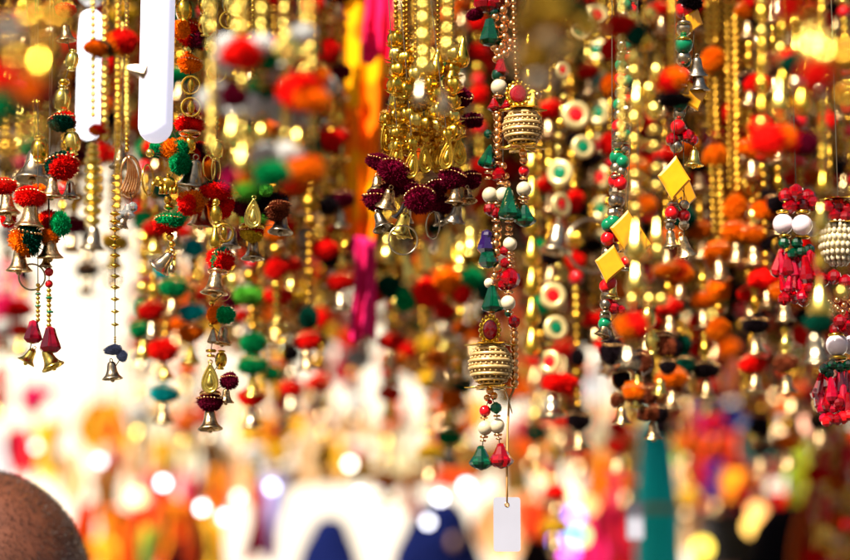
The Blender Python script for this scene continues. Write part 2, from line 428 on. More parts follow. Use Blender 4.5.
# --- bell and pompom cluster at the far left
s = Str('toran_hanging', 'low cluster of brass bells with red and dark green pompoms beside the white lamp', 'hanging', 45, Y0, group='bell and pompom hangings')
s.add('oval:l', 72, 60, 22); s.add('bell', 66, 34, 20); s.add('tpom:r', 66, 10, 22, st=FL); s.add('sq:g', 64, 82, 12)
s.add('oval:l', 62, 100, 30); s.add('tpom:rd', 62, 122, 30, st=FL); s.add('oval:l', 72, 142, 28)
s.add('tpom:rd', 62, 166, 36, st=(1, 1, .8)); s.add('bell', 52, 189, 24); s.add('bell:s', 70, 191, 20, dy=.02)
s.new(22)
s.add('oval', 40, 150, 30, dy=.015); s.add('tpom:r', 5, 186, 26, st=FL); s.add('bell', 7, 205, 26); s.add('tpom:r', 8, 219, 18, dy=.02); s.add('bell:s', 9, 219, 13, rot=(.3, 0, 0))
s.new(36)
s.add('bell:s', 34, 168, 40, dy=.05); s.add('tpom:rr', 30, 197, 32, st=FL, dy=-.01); s.add('pom:o', 40, 193, 20, dy=.01); s.add('bell', 30, 217, 30, dy=-.01)
s.add('tpom:do', 25, 240, 34, dy=-.01); s.add('bell', 19, 262, 27, dy=-.005)
s.new(55)
s.add('pom:or', 48, 222, 26, dy=.02); s.add('pom:g', 60, 224, 27, st=(.75, 1, 1)); s.add('pom:o', 50, 238, 20); s.add('bell', 50, 249, 27); s.add('bell:s', 46, 262, 14)
s.add('ring:s', 32, 277, 26, rot=(.1, 0, .3), path=False)
s.new(38); s.chain(38, 283, 322, 4.5, gold, 'b'); s.add('disc:n', 38, 294, 6); s.add('disc:n', 38, 306, 6); s.add('long:P', 33, 332, 24, rot=(0, 0, 1)); s.add('bell:l', 29, 357, 19, rot=(0, .5, 0), dy=.01)
s.new(50); s.add('b:e', 49, 272, 9); s.add('b:e', 49, 284, 8); s.chain(49, 288, 328, 5, gold, 'b'); s.add('disc:n', 49, 298, 7); s.add('disc:n', 50, 312, 7); s.add('long:P', 50, 340, 28, rot=(0, .1, 2)); s.add('bell:l', 50, 360, 24, rot=(0, -.45, 0))
s.cord()

# --- pale gold disc strand with a bell, a little in front of the focus
s = Str('bead_string', 'thick pale gold bead strand ending in a bell just below the glowing lamp', 'bead string', 93, 1.28, group='gold bead strands close by')
s.chain(93, -20, 118, 7, lgold); s.add('pom:or', 98, 130, 20, st=FL)
y = 146
for r in (11, 13, 15, 16, 17, 18, 18, 17, 15): s.add('sq:l', 93, y, r * 1.1, st=(1, 1, .95)); y += r * .60
s.add('bell:s', 93, 240, 27); s.add('sq:l', 93, 222, 14); s.new(105)
s.chain(105, 15, 140, 7.5, lgold); s.add('pom:do', 98, 48, 34, st=(1, 1, .55)); s.add('pom:or', 122, 42, 34, st=(1, 1, .8)); s.new(118)
s.chain(118, -10, 210, 7, gold); s.add('cone:t', 137, 70, 22, rot=(0, -1.3, 0), path=False); s.new(126); s.chain(127, 60, 135, 6, lgold); s.cord()

# --- thin spindle strand ending in a grey-blue pompom
s = Str('bead_string', 'thin string of flat spindle beads ending in a grey blue pompom and small bell', 'bead string', 115, Y0, group='bell and pompom hangings')
y = 176
for i in range(17):
    s.add('spin:g' if i < 12 else 'spin:l', 115, y, 8 if i < 5 else 11 - .45 * max(0, i - 9)); y += 7.6 + .6 * max(0, i - 6)
s.chain(115, y - 2, 343, 2.5, lgold); s.add('pom:b', 113, 350, 19, st=(1, 1, .6)); s.add('pom:b', 122, 356, 12); s.add('bell:s', 112, 372, 21); s.cord()

# --- filigree leaf with clear crystal drops
s = Str('leaf_ornament', 'rose gold filigree leaf with clear crystal drops between lamp and elephant', 'ornament', 127, Y0 + .03, group='charm hangings')
s.chain(127, -20, 152, 5, gold); s.add('fan', 127, 176, 40, rot=(0, 0, .3), st=(.8, 1, 1.0)); s.add('bell:s', 120, 160, 24, dy=.04)
s.add('drop:C', 127, 212, 17); s.add('x:C', 121, 216, 11); s.add('x:C', 133, 207, 10); s.add('bell:s', 123, 222, 15, rot=(0, .3, 0)); s.cord()

# --- elephant string
s = Str('elephant_string', 'gold elephant charm between a green orange pompom tuft and a tilted bell', 'ornament', 167, Y0, group='charm hangings')
s.chain(165, -30, 108, 6, gold, 'v'); s.add('b:g', 168, 120, 8)
s.add('pom:g', 158, 149, 19); s.add('b:l', 150, 153, 9, dy=-.01); s.add('pom:o', 170, 150, 24); s.add('pom:og', 181, 147, 20); s.add('pom:r', 192, 155, 18, dy=.01); s.add('pom:g', 180, 164, 24, dy=-.008)
s.add('ring:g', 148, 180, 26, rot=(0, 0, 1.2), st=(.9, 1, 1.2), path=False, dy=.01)
s.add('eleph', 166, 184, 24, dy=-.012); s.add('b:g', 168, 200, 9); s.add('sq:g', 169, 207, 11)
s.add('tpom:rg', 168, 223, 31, st=(1, 1, .68)); s.add('b:g', 170, 237, 8); s.add('b:g', 172, 244, 7); s.add('b:g', 172, 251, 7); s.add('b:g', 173, 258, 6)
s.add('bell:s', 164, 262, 24, rot=(.25, .75, 0)); s.add('flame:s', 172, 267, 13); s.cord()

# --- ringed column
s = Str('toran_hanging', 'dense column of gold ringed beads and frilled red pompoms right of the hanging lamp tube', 'hanging', 190, Y0, group='bell and pompom hangings')
s.add('oval:l', 206, 6, 24); s.add('oval:g', 184, 10, 28); s.add('oval:l', 205, 24, 26); s.add('tpom:r', 187, 32, 26, dy=.01)
s.add('pom:o', 180, 29, 20, dy=-.01); s.add('pom:rm', 201, 39, 30, st=(1, 1, .7), dy=.012); s.add('pom:w', 218, 42, 24, dy=.005); s.add('b:l', 187, 50, 9); s.add('tpom:o', 190, 64, 26, st=(1, 1, .8))
s.add('tring:g', 191, 85, 18, dy=-.01); s.add('tring:g', 191, 107, 19, dy=-.01); s.add('tpom:rr', 190, 125, 32, st=(1, 1, .55)); s.add('disc:r', 190, 117, 24); s.add('disc:r', 190, 133, 22)
s.add('oval:g', 190, 144, 20); s.add('pom:rm', 200, 152, 22, dy=.02); s.add('bell:s', 193, 176, 34, rot=(.1, .15, 0)); s.add('pom:ro', 191, 203, 27, dy=-.012); s.add('pom:r', 188, 203, 17, dy=-.02)
s.add('bell', 201, 217, 27, dy=.006, rot=(.2, .1, 0)); s.cord(); s.new(236)
s.add('tring:g', 229, 20, 18); s.add('oval:l', 229, 4, 22); s.add('pom:w', 224, 40, 24, dy=.01); s.add('tring:g', 217, 73, 19); s.add('oval:l', 217, 55, 20); s.chain(217, 84, 130, 5, gold); s.cord()

# --- the long central-left string with teardrop and bells
s = Str('toran_hanging', 'longest bell string with gold teardrop, ending in two maroon pompoms and a bell', 'hanging', 214, Y0 - .01, group='bell and pompom hangings')
s.add('ring:l', 216, 170, 18, rot=(0, 0, .9), st=(.7, 1, 1.5), path=False); s.add('ring:l', 209, 168, 26, rot=(0, .3, 1.2), path=False); s.add('oval:l', 217, 150, 22)
s.add('pom:dr', 216, 190, 34, st=(1.1, 1, .6)); s.add('tpom:rr', 222, 205, 28, dy=.015); s.add('b:g', 216, 202, 8, dy=-.02); s.add('oval:g', 216, 214, 21, dy=-.02)
s.add('tring:g', 224, 233, 18, dy=-.005); s.add('flame:g', 215, 236, 28, dy=-.02, st=(.8, .8, .9)); s.add('pom:rg', 218, 259, 24); s.add('tpom:rd', 222, 260, 27); s.add('disc:r', 218, 271, 21)
s.add('bell', 215, 284, 28, dy=-.005); s.add('ring:r', 223, 294, 14, rot=(0, 0, .2)); s.add('pom:o', 216, 315, 19); s.add('pom:g', 226, 315, 19, dy=-.008); s.add('b:g', 212, 303, 6); s.add('b:g', 211, 325, 5)
s.add('bell', 223, 337, 21, dy=.01); s.add('cone:s', 213, 336, 16); s.add('disc:g', 211, 351, 11); s.add('disc:g', 211, 356, 9); s.add('oval:g', 221, 360, 20, dy=.015)
s.add('tear:l', 210, 378, 29, dy=-.01); s.add('tpom:m', 229, 381, 19); s.add('bell', 226, 397, 17, dy=.012); s.add('tpom:m', 210, 402, 29, st=(1, 1, .66)); s.add('disc:r', 210, 394, 22)
s.add('bell', 210, 421, 25); s.cord()

# --- teardrop under green poms
s = Str('teardrop_hanging', 'cream gold teardrop charm under bright green tufts, small silver bell beneath', 'ornament', 253, Y0 + .02, group='charm hangings')
s.chain(253, -30, 185, 5, gold); s.add('pom:l', 249, 190, 16); s.add('pom:l', 266, 190, 14); s.add('pom:k', 262, 200, 30, dy=.03); s.add('tear:l', 253, 213, 29, dy=-.01, rot=(0, .05, .1))
s.add('pom:k', 277, 207, 30, dy=.03); s.add('tpom:n', 277, 212, 26, st=FL, dy=.01); s.add('tpom:n', 280, 205, 22, st=(1, 1, .5), dy=.0); s.add('bell:t', 281, 224, 26, dy=.015)
s.add('pom:m', 245, 206, 26, dy=.03); s.add('tpom:ry', 252, 233, 26, st=FL); s.add('disc:g', 252, 227, 26); s.add('bell:s', 253, 251, 24, dy=.005); s.add('bell:t', 232, 240, 20, dy=.03); s.cord()

# --- bud bead cluster with maroon poms
s = Str('bud_bead_cluster', 'thick bunch of leafy gold bud strands ending in maroon pompoms, bells and wire rings', 'hanging', 415, Y0, group='bell and pompom hangings')
pal = ['bud:g', 'bud:l', 'bud:g']
for px, ya, yb in ((396, 40, 150), (404, 44, 152), (416, 60, 150), (428, 70, 150), (452, 55, 150), (438, 96, 150), (424, 110, 150), (407, 100, 154)):
    s.chain(px, -30, ya, 5, dgold); y = ya
    while y < yb:
        s.add(random.choice(pal), px + random.uniform(-1.5, 1.5), y, 22, dy=random.uniform(-.02, .025)); y += 15.5
    s.new(px + 6)
for px, y, z in ((386, 138, 0), (397, 152, -.02), (412, 163, -.025), (425, 158, 0), (447, 154, -.02), (459, 150, 0), (437, 158, .01)):
    s.add('tear:g', px, y, 30, dy=z, rot=(0, random.uniform(-.2, .2), random.uniform(-.5, .5)), st=(.8, 1, 1)); s.add('bud:g', px, y - 18, 17, dy=z); s.new(px)
for px, y, w, z in ((378, 162, 26, 0), (395, 172, 36, -.02), (376, 200, 30, .01), (420, 200, 34, -.03), (388, 190, 26, .02), (434, 190, 28, .01), (452, 178, 30, -.01), (470, 180, 26, .01), (405, 186, 26, .02), (440, 205, 26, .02), (461, 97, 26, .0), (475, 14, 18, 0), (472, 120, 24, .04)):
    s.add('tpom:m', px, y, w, dy=z, rot=(random.uniform(-.5, .9), random.uniform(-.5, .5), 0), st=(1, 1, .75), path=False)
for px, y, w, z, k in ((388, 200, 24, .0, 'b'), (381, 222, 22, 0, 't'), (402, 226, 28, 0, 'l'), (455, 196, 20, -.01, 'b'), (468, 196, 18, 0, 'b'), (456, 214, 22, 0, 't'), (405, 212, 24, .03, 't'), (440, 218, 18, .02, 't'), (377, 185, 20, .02, 'b')):
    s.add('bell:' + k, px, y, w, dy=z, rot=(random.uniform(-.2, .4), random.uniform(-.35, .35), 0), path=False)
s.add('ring:s', 403, 240, 29, rot=(.1, 0, .2), dy=-.01, path=False); s.add('ring:s', 433, 225, 24, rot=(.1, .2, 1.0), st=(1, 1, 1.15), path=False); s.add('flame:l', 404, 233, 13, path=False)
for px, y in ((437, 62), (452, 75), (462, 52)): s.add('flame:g', px, y, 34, rot=(0, .1, 0), path=False)
s.cord()

# --- the main bead string: pearls, red and green crystals, woven balls, price tag
s = Str('pearl_bead_string', 'long string of pearls and crystals through a woven gold ball, bearing a blank price tag', 'bead string', 495, Y0 - .005, group='pearl and crystal strings')
A = [('x:R', 483, 2, 18), ('x:R', 496, 0, 16), ('x:R', 490, 4, 16), ('x:G', 494, 12, 9), ('b:r', 503, 10, 8.5), ('b:r', 505, 19, 8), ('b:r', 503, 28, 9), ('b:r', 505, 37, 8.5), ('b:r', 502, 46, 8), ('b:r', 505, 54, 8), ('b:r', 498, 51, 8), ('b:r', 500, 57, 8), ('b:r', 496, 59, 7)]
for k, x, y_, w in A: s.add(k, x, y_, w * 1.12)
s.new(496)
B = [('b:r', 507, 3, 7), ('b:r', 495, 17, 8), ('b:r', 512, 24, 8), ('b:r', 493, 27, 8), ('b:r', 497, 38, 7.5), ('b:r', 511, 42, 8), ('b:r', 494, 47, 7), ('b:r', 510, 50, 6.5), ('long:G', 490, 32, 26), ('b:G', 498, 75, 12), ('long:R', 501, 67, 18), ('disc:r', 500, 78, 10), ('p', 499, 87, 15), ('disc:r', 498, 96, 10), ('drop:R', 494, 105, 13), ('drop:R', 507, 105, 12), ('disc:r', 497, 113, 9)]
for k, x, y_, w in B: s.add('b:p' if k == 'p' else k, x, y_, w * 1.12)
y = 117
while y < 160: s.add('b:r', 497.5, y, 9.5 if int(y) % 2 else 8.5); y += 7.4
s.add('x:G', 488, 134, 9); s.add('cone:G', 488, 156, 24, rot=(0, .25, 0)); s.add('b:r', 492, 172, 5)
for k, x, y_, w in [('disc:r', 498, 163, 8), ('x:R', 499, 175, 13), ('disc:r', 488, 172, 7), ('disc:r', 488, 178, 7), ('disc:r', 502, 183, 10), ('b:p', 490, 195, 14.5), ('b:p', 503, 195, 14.5), ('disc:r', 497, 204, 10), ('disc:r', 490, 204, 9),
     ('x:R', 490, 209, 12), ('x:R', 496, 213, 11), ('disc:r', 496, 220, 8), ('x:V', 487, 236, 11), ('long:V', 486, 242, 22), ('long:G', 488, 255, 24), ('b:r', 497, 228, 9), ('b:r', 497, 236, 8.5), ('b:r', 496, 244, 9), ('b:r', 497, 252, 8), ('x:R', 504, 251, 9), ('b:r', 494, 260, 8), ('x:R', 505, 263, 9),
     ('b:r', 498, 268, 9), ('b:r', 495, 276, 8), ('b:p', 489, 283, 9), ('disc:r', 492, 285, 8), ('cone:G', 492, 297, 27), ('disc:r', 491, 311, 8), ('b:r', 492, 315, 7)]: s.add(k, x, y_, w * 1.12)
s.add('cab', 490, 330, 30, st=(.76, 1, 1.06), dy=-.01); s.add('wball', 491, 365, 45, dy=-.005); s.add('b:r', 490, 391, 8); s.add('b:r', 494, 396, 8); s.add('b:r', 487, 398, 7); s.add('x:R', 490, 402, 5)
s.new(503); s.add('b:r', 503, 166, 8); s.add('b:r', 506, 176, 7); s.add('b:r', 507, 184, 7.5); s.add('cone:G', 509, 203, 32, dy=-.01); s.add('x:G', 503, 217, 11); s.add('disc:r', 509, 221, 9)
s.add('b:r', 509, 228, 7); s.add('disc:r', 509, 234, 8); s.add('b:p', 510, 244, 14.5); s.add('disc:r', 510, 253, 9); s.add('disc:r', 510, 257, 8); s.add('disc:r', 510, 261, 9); s.add('disc:r', 511, 266, 8); s.add('x:R', 510, 279, 21); s.add('x:R', 503, 285, 11)
s.add('disc:r', 509, 292, 10); s.add('b:p', 508, 303, 15.5); s.add('disc:r', 509, 312, 9); s.add('x:G', 508, 313, 8); s.add('x:R', 514, 322, 13); s.add('disc:r', 514, 329, 8)
for y_ in range(334, 384, 7): s.add('b:r', 514.5, y_, 8.4, path=y_ < 380)
s.add('disc:s', 509, 402, 5, rot=(0, 1.3, 0), st=(5.0, .8, 1.0), path=False)
s.new(485); s.path = [tuple(W(489, 398, s.Y) - Vector((s.x, s.Y, s.top)))]
for k, x, y_, w in [('b:e', 485, 411, 10.5), ('disc:r', 484, 418, 7), ('b:p', 485, 428, 13.5), ('disc:r', 484, 437, 8), ('disc:r', 483, 441, 6), ('drop:G', 481, 458, 22)]: s.add(k, x, y_, w * 1.12)
s.cord(); s.path = [tuple(W(492, 398, s.Y) - Vector((s.x, s.Y, s.top)))]
for k, x, y_, w in [('x:n', 496, 408, 10.5), ('disc:r', 497, 416, 7), ('b:p', 497, 426, 14), ('disc:r', 498, 435, 8), ('disc:r', 499, 439, 6), ('drop:R', 501, 456, 23)]: s.add(k, x, y_, w * 1.12)
s.cord()
s.path = [tuple(W(514, 388, s.Y) - Vector((s.x, s.Y, s.top)))] + [tuple(W(x, y_, s.Y) - Vector((s.x, s.Y, s.top))) for x, y_ in ((509, 400), (507.6, 430), (507, 470), (507, 503))]; s.cord(cordm, .0009, s.path, 'thread')
# price tag
kk = K(s.Y, 524); b = MB(); w_, h_ = 13.5 * kk, 27 * kk; P = []
for cx, cz, a0 in ((1, 1, 0), (-1, 1, 90), (-1, -1, 180), (1, -1, 270)):
    for j in range(5):
        a = R(a0 + j * 22.5); P.append((cx * (w_ - .0022) + .0022 * math.cos(a), cz * (h_ - .0022) + .0022 * math.sin(a)))
H = [(.0013 * math.cos(R(a)), h_ - .0055 + .0013 * math.sin(R(a))) for a in range(0, 360, 18)]
n = 20; idx = [min(range(n), key=lambda i: 0)] 
def ring_bridge(y): return [(x, y, z) for x, z in P] + [(x, y, z) for x, z in H]
V = ring_bridge(-.0004) + ring_bridge(.0004); Fc = []
# match outline points to hole points by angle about the hole
o0 = [(math.atan2(z - (h_ - .0055), x)) % (2 * math.pi) for x, z in P]; st_ = min(range(n), key=lambda i: min(o0[i], 2 * math.pi - o0[i]))
for i in range(n):
    a, b2 = (st_ + i) % n, (st_ + i + 1) % n; c, d = n + i, n + (i + 1) % n
    Fc += [(a, b2, d, c), (a + 2 * n, c + 2 * n, d + 2 * n, b2 + 2 * n), (a, a + 2 * n, b2 + 2 * n, b2), (c, d, d + 2 * n, c + 2 * n)]
b.add(V, Fc, 0, False)
tg = part('price_tag', b.mesh('price_tag', [tagm]), s.o, W(507, 524.5, s.Y) - Vector((s.x, s.Y, s.top)), (0, 0, .06))
part('eyelet', cached('eyl', lambda: m_ring(rgold, .28, 16)), tg, (0, -.0004, h_ - .0055), (0, 0, 0), .0015)

# --- second strand with its own woven ball
s = Str('pearl_bead_string', 'short string with woven gold ball below a red cabochon, ending in a dark green drop', 'bead string', 521, Y0 - .01, group='pearl and crystal strings')
s.chain(512, -30, 80, 6, rgold, px2=517); s.add('cab', 518, 94, 28, st=(.95, 1, 1.02)); s.add('b:r', 538, 95, 8, dy=.01); s.add('wball', 523, 128, 41); s.add('cap', 523, 146, 34)
for k, x, y_, w in [('b:r', 523, 153, 8), ('b:r', 524, 160, 9), ('b:e', 524, 171, 11), ('disc:r', 524, 178, 9), ('b:p', 524, 189, 15.5), ('disc:r', 524, 198, 12), ('disc:r', 524, 202, 8), ('drop:G', 525, 216, 23)]: s.add(k, x, y_, w)
s.cord()

# --- yellow diamond hangings on the right
s = Str('diamond_string', 'silver, green and red bead string carrying yellow diamonds, lower of the two', 'bead string', 615, Y0, group='yellow diamond strings')
ks = ['disc:s', 'x:s', 'n', 'disc:s', 'e', 'disc:s', 'b:s', 'disc:g', 'n', 'b:s', 'disc:s', 'e', 'x:s', 'b:s']
def silver_run(s, px0, y0, px1, y1, w):
    y = y0; i = random.randint(0, 9)
    while y < y1:
        t = (y - y0) / max(1, y1 - y0); k = ks[i % len(ks)]; big = k in ('n', 'e')
        s.add(('b:' + k) if big else k.replace('b:s', 'b:t') if i % 3 else k, px0 + (px1 - px0) * t, y, w * (1.3 if big else .95 if 'disc' in k else 1.1), dy=random.uniform(-.004, .004)); y += w * (.9 if big else .36 if 'disc' in k else .72); i += 1
silver_run(s, 626, -20, 618, 140, 11); silver_run(s, 618, 140, 613, 225, 12); silver_run(s, 608, 225, 605, 325, 11); s.new(630)
silver_run(s, 634, -20, 624, 150, 10); silver_run(s, 624, 150, 608, 300, 11); s.new(640)
s.add('diam', 626, 230, 33, rot=(0, .1, .15), st=(1, 1, .92), dy=-.01); s.add('diam', 638, 244, 28, rot=(0, .1, -.3), dy=.015); s.add('diam', 610, 264, 31, rot=(0, .2, .1), st=(1, 1, .95), dy=-.008); s.add('diam', 618, 252, 20, dy=.02, rot=(0, .3, .7))
s.add('x:t', 628, 252, 9); s.add('b:e', 626, 262, 12); s.add('disc:s', 626, 269, 11); s.new(612)
s.add('bell:l', 612, 292, 18); s.add('x:R', 607, 303, 13); s.add('x:R', 614, 308, 13); s.add('x:R', 621, 310, 10); s.add('bell', 604, 330, 18, rot=(0, .3, 0)); s.add('bell', 613, 333, 18, rot=(.2, -.3, 0), dy=.01); s.add('bell:s', 608, 336, 15); s.cord()
s = Str('diamond_string', 'silver, green and red bead string carrying yellow diamonds, taller with two copper bells', 'bead string', 684, Y0, group='yellow diamond strings')
silver_run(s, 685, -20, 683, 60, 15); s.add('tpom:k', 690, 3, 26, st=FL); s.add('bell:t', 697, 68, 22, rot=(.3, 0, 0)); s.add('bell:t', 699, 83, 22); silver_run(s, 684, 60, 676, 150, 12); s.new(694)
s.add('diam', 694, 20, 21, rot=(0, .3, .4)); s.add('diam', 693, 96, 30, rot=(0, -.3, .1), st=(1, 1, .8)); s.add('disc:s', 680, 128, 14); s.add('x:R', 688, 136, 14); s.add('x:R', 672, 140, 14); s.add('x:R', 693, 140, 11); s.add('bell:l', 694, 159, 20); s.new(675)
s.add('diam', 674, 178, 34, rot=(0, .1, .15), dy=-.012); s.add('diam', 685, 194, 28, rot=(0, .2, .5), dy=.012); s.add('disc:t', 673, 204, 11); s.add('b:e', 672, 213, 15); s.add('disc:s', 670, 221, 12); s.add('x:t', 670, 226, 10); s.add('bell', 671, 240, 20); s.new(682)
silver_run(s, 684, 205, 684, 226, 10); s.add('bell', 684, 248, 25, rot=(.25, -.25, 0)); s.cord()

# --- pink pearl pair and red tassel on the right
s = Str('crystal_tassel', 'red crystal tassel under two pink pearls and green beads', 'tassel', 795, Y0 + .02, group='red crystal tassels')
def tassel(s, cx, y, w, n=9, L=26):
    for i in range(n):
        a = (i / (n - 1) - .5) * 2; s.add('long:P' if i % 2 else 'long:R', cx + a * w * .5, y + random.uniform(0, L * .4), L * random.uniform(.8, 1.1), st=(.7, .7, 1.1), dy=random.uniform(-.012, .012), rot=(0, a * -.25, random.uniform(0, 3)), path=False)
    for i in range(n): 
        a = random.uniform(-.5, .5); s.add(random.choice(['x:R', 'x:e', 'x:R', 'x:P']), cx + a * w, y + L * random.uniform(.6, 1.25), random.uniform(10, 14), dy=random.uniform(-.014, .01), path=False)
for x, y_ in ((786, 196), (796, 192), (808, 197), (790, 206), (802, 206), (812, 203)): s.add('x:R', x, y_, 16, dy=random.uniform(-.01, .01))
s.add('disc:g', 783, 212, 14); s.add('disc:g', 803, 212, 14); s.add('b:w', 783, 224, 21); s.add('b:w', 802, 225, 21, dy=-.008); s.add('b:w', 813, 229, 16, dy=.015); s.add('disc:g', 785, 236, 12); s.add('disc:g', 803, 237, 14)
for x, y_ in ((784, 243), (797, 243), (809, 250), (793, 254), (801, 252)): s.add('x:G', x, y_, 12)
s.new(795); tassel(s, 797, 258, 36, 9, 30); tassel(s, 800, 280, 34, 7, 18); s.cord()
s = Str('pearl_ball_tassel', 'seed pearl ball hanging over a pink pearl, green beads and longest red tassel', 'tassel', 836, Y0 + .01, group='red crystal tassels')
for x, y_ in ((828, 208), (838, 205), (847, 209), (834, 215), (845, 217)): s.add('x:R', x, y_, 17)
s.add('cap', 838, 199, 30); s.add('pball', 838, 243, 36, st=(1, 1, 1.32)); s.add('cap', 838, 223, 34)
for x, y_ in ((822, 280), (834, 277), (846, 282), (828, 318), (840, 322), (850, 316), (836, 330), (848, 328)): s.add('x:R', x, y_, 15, dy=random.uniform(-.01, .01))
for i in range(16): s.add('b:r', 822 + (i * 7) % 34, 297 + (i * 5) % 16, 6, path=False)
s.add('disc:g', 836, 335, 16); s.add('b:w', 837, 345, 23); s.add('b:w', 852, 345, 20, dy=.01); s.add('disc:g', 838, 358, 18)
for x, y_ in ((824, 369), (832, 365), (840, 367), (848, 365), (829, 373)): s.add('x:G', x, y_, 11)
s.new(836); tassel(s, 836, 380, 34, 9, 26); tassel(s, 838, 398, 40, 9, 24); s.cord()

# ================================================================== strings nearer than the focus (soft)
def goldrun(s, px, y0, y1, w, m=lgold, kinds=('sq:l', 'b:l', 'oval:l', 'disc:g')):
    y = y0
    while y < y1:
        k = random.choice(kinds); h = w * (1.5 if 'oval' in k or 'flame' in k else .66 if 'sq' in k else .5 if 'disc' in k else 1)
        s.add(k, px + random.uniform(-.6, .6), y, w * (1.5 if 'oval' in k or 'flame' in k else 1)); y += h
s = Str('pompom_garland', 'close garland of white, red and green pompoms on thick gold strands', 'garland', 262, 1.06, group='soft pompom garlands close by')
for px, yb in ((212, 150), (236, 30), (243, 165), (262, 90), (285, 165), (305, 100), (312, 150)):
    goldrun(s, px, -20, yb, 10); s.new(px)
for k, px, y, w in (('w', 226, 62, 24), ('r', 241, 54, 32), ('w', 228, 44, 20), ('g', 262, 58, 28), ('w', 262, 44, 20), ('w', 276, 72, 22), ('g', 308, 48, 22), ('w', 302, 34, 20), ('w', 216, 98, 30), ('m', 234, 96, 24), ('w', 245, 106, 28), ('g', 264, 92, 30), ('r', 300, 92, 38), ('o', 315, 78, 24), ('w', 290, 112, 36), ('w', 274, 106, 22), ('o', 312, 100, 26), ('w', 322, 84, 22),
                   ('p', 236, 178, 22), ('w', 265, 155, 24), ('w', 290, 152, 24), ('g', 272, 174, 28), ('r', 292, 178, 28), ('o', 305, 170, 30), ('o', 252, 178, 22), ('l', 248, 190, 18), ('g', 308, 155, 16)):
    s.add('pom:' + k, px, y, w * 1.2, dy=random.uniform(-.03, .03), st=(1.1, 1, .85), path=False)
s.add('gdiam', 288, 50, 30, dy=-.04, st=(1, 1, 1), rot=(0, 0, .2)); s.add('cab', 288, 52, 10, dy=-.055)
for px, y in ((232, 130), (250, 140), (262, 128), (283, 136), (298, 134), (242, 158), (276, 150)): s.add('flame:l', px, y, 30, dy=random.uniform(-.04, .04), path=False)
s.cord()
s = Str('bead_string', 'soft pale strand of big gold beads before the leafy bud cluster', 'bead string', 424, 1.1, group='gold bead strands close by')
for y, w in ((-8, 16), (6, 15), (20, 17), (37, 18), (53, 14), (66, 17)): s.add('b:l', 424, y, w)
s.add('flame:s', 420, 92, 26); s.new(452); 
for y, w in ((0, 12), (14, 12), (30, 13), (46, 17)): s.add('b:l', 448, y, w)
s.add('flame:s', 444, 100, 30, dy=.02); s.cord()
# big soft blobs above the second woven ball
s = Str('bead_string', 'very soft large gold and grey beads just above the shorter woven ball', 'bead string', 545, .84, group='gold bead strands close by')
for k, px, y, w in (('b:g', 548, -6, 36), ('sq:g', 556, 14, 34), ('b:d', 532, 22, 28), ('b:b', 548, 42, 26), ('b:d', 535, 60, 30), ('b:b', 520, 56, 18), ('b:t', 538, 80, 20), ('pom:d', 575, 12, 22), ('b:g', 588, 26, 20), ('b:l', 570, 48, 10)): s.add(k, px, y, w * 1.5)
s.cord()
s = Str('bead_string', 'long soft gold strand hanging right across the yellow diamonds', 'bead string', 638, 1.15, group='gold bead strands close by')
y = -10
for k, px, y, w in (('b:l', 634, 18, 11), ('b:l', 634, 32, 11), ('flame:l', 634, 52, 24), ('b:l', 635, 72, 12), ('flame:l', 637, 96, 26), ('b:l', 635, 118, 12), ('b:l', 635, 140, 10), ('sq:l', 636, 160, 12), ('sq:l', 636, 175, 14), ('sq:l', 637, 192, 12), ('sq:l', 637, 208, 13), ('flame:l', 636, 240, 38), ('flame:l', 636, 276, 34), ('b:l', 633, 300, 12)): s.add(k, px, y, w * 1.2)
s.add('pom:or', 632, 326, 33, st=(1, 1, .9)); s.add('bell:s', 628, 358, 22); s.add('flame:l', 630, 355, 16); s.new(628)
s.chain(622, -20, 140, 9, lgold); s.add('pom:r', 618, 26, 34, st=(1.2, 1, .6)); s.add('pom:d', 636, 36, 24); s.new(655)
for k, px, y, w in (('b:l', 650, 14, 12), ('b:g', 646, 42, 14), ('flame:l', 657, 66, 26), ('b:l', 650, 90, 14), ('b:l', 655, 110, 15), ('sq:l', 655, 130, 13), ('sq:l', 655, 146, 13), ('sq:l', 657, 168, 12), ('sq:l', 657, 186, 12), ('flame:l', 657, 232, 26), ('b:l', 658, 250, 10)): s.add(k, px, y, w * 1.2)
s.add('tpom:go', 668, 270, 28, st=(1.2, 1, .6)); s.add('b:l', 650, 300, 14); s.add('b:l', 662, 300, 14); s.new(672)
s.add('pom:ro', 672, 80, 32, st=(1, 1, .8)); s.add('pom:k', 676, 100, 34, st=(1.2, 1, .5)); s.add('pom:o', 648, 205, 20); s.add('pom:r', 678, 270, 22); s.chain(672, -20, 70, 9, gold); s.cord()
s = Str('pompom_cluster', 'small brown and black pompoms with bells below the yellow diamonds', 'hanging', 640, 1.34, group='bell and pompom hangings')
for k, px, y, w in (('oval:l', 648, 318, 26), ('oval:l', 652, 342, 24), ('tpom:k', 614, 352, 28), ('tpom:nk', 663, 344, 28), ('pom:nk', 672, 348, 20), ('tpom:kn', 640, 362, 26), ('tpom:k', 622, 378, 22), ('tpom:no', 634, 392, 22), ('tpom:kn', 646, 394, 24), ('bell:l', 636, 402, 16), ('tpom:n', 618, 400, 16), ('tpom:nk', 656, 413, 22), ('tpom:nk', 645, 414, 18), ('bell:b', 622, 417, 20), ('bell:b', 653, 432, 20), ('bell:l', 638, 382, 18), ('b:l', 624, 366, 10), ('tpom:k', 668, 366, 18), ('bell:l', 660, 388, 18)):
    s.add(k, px, y, w, dy=random.uniform(-.03, .03), path=False)
s.path.append(tuple(W(640, 420, s.Y) - Vector((s.x, s.Y, s.top)))); s.cord()
s = Str('pompom_string', 'close string of gold drops above a broad orange red pompom', 'bead string', 765, 1.12, group='soft pompom garlands close by')
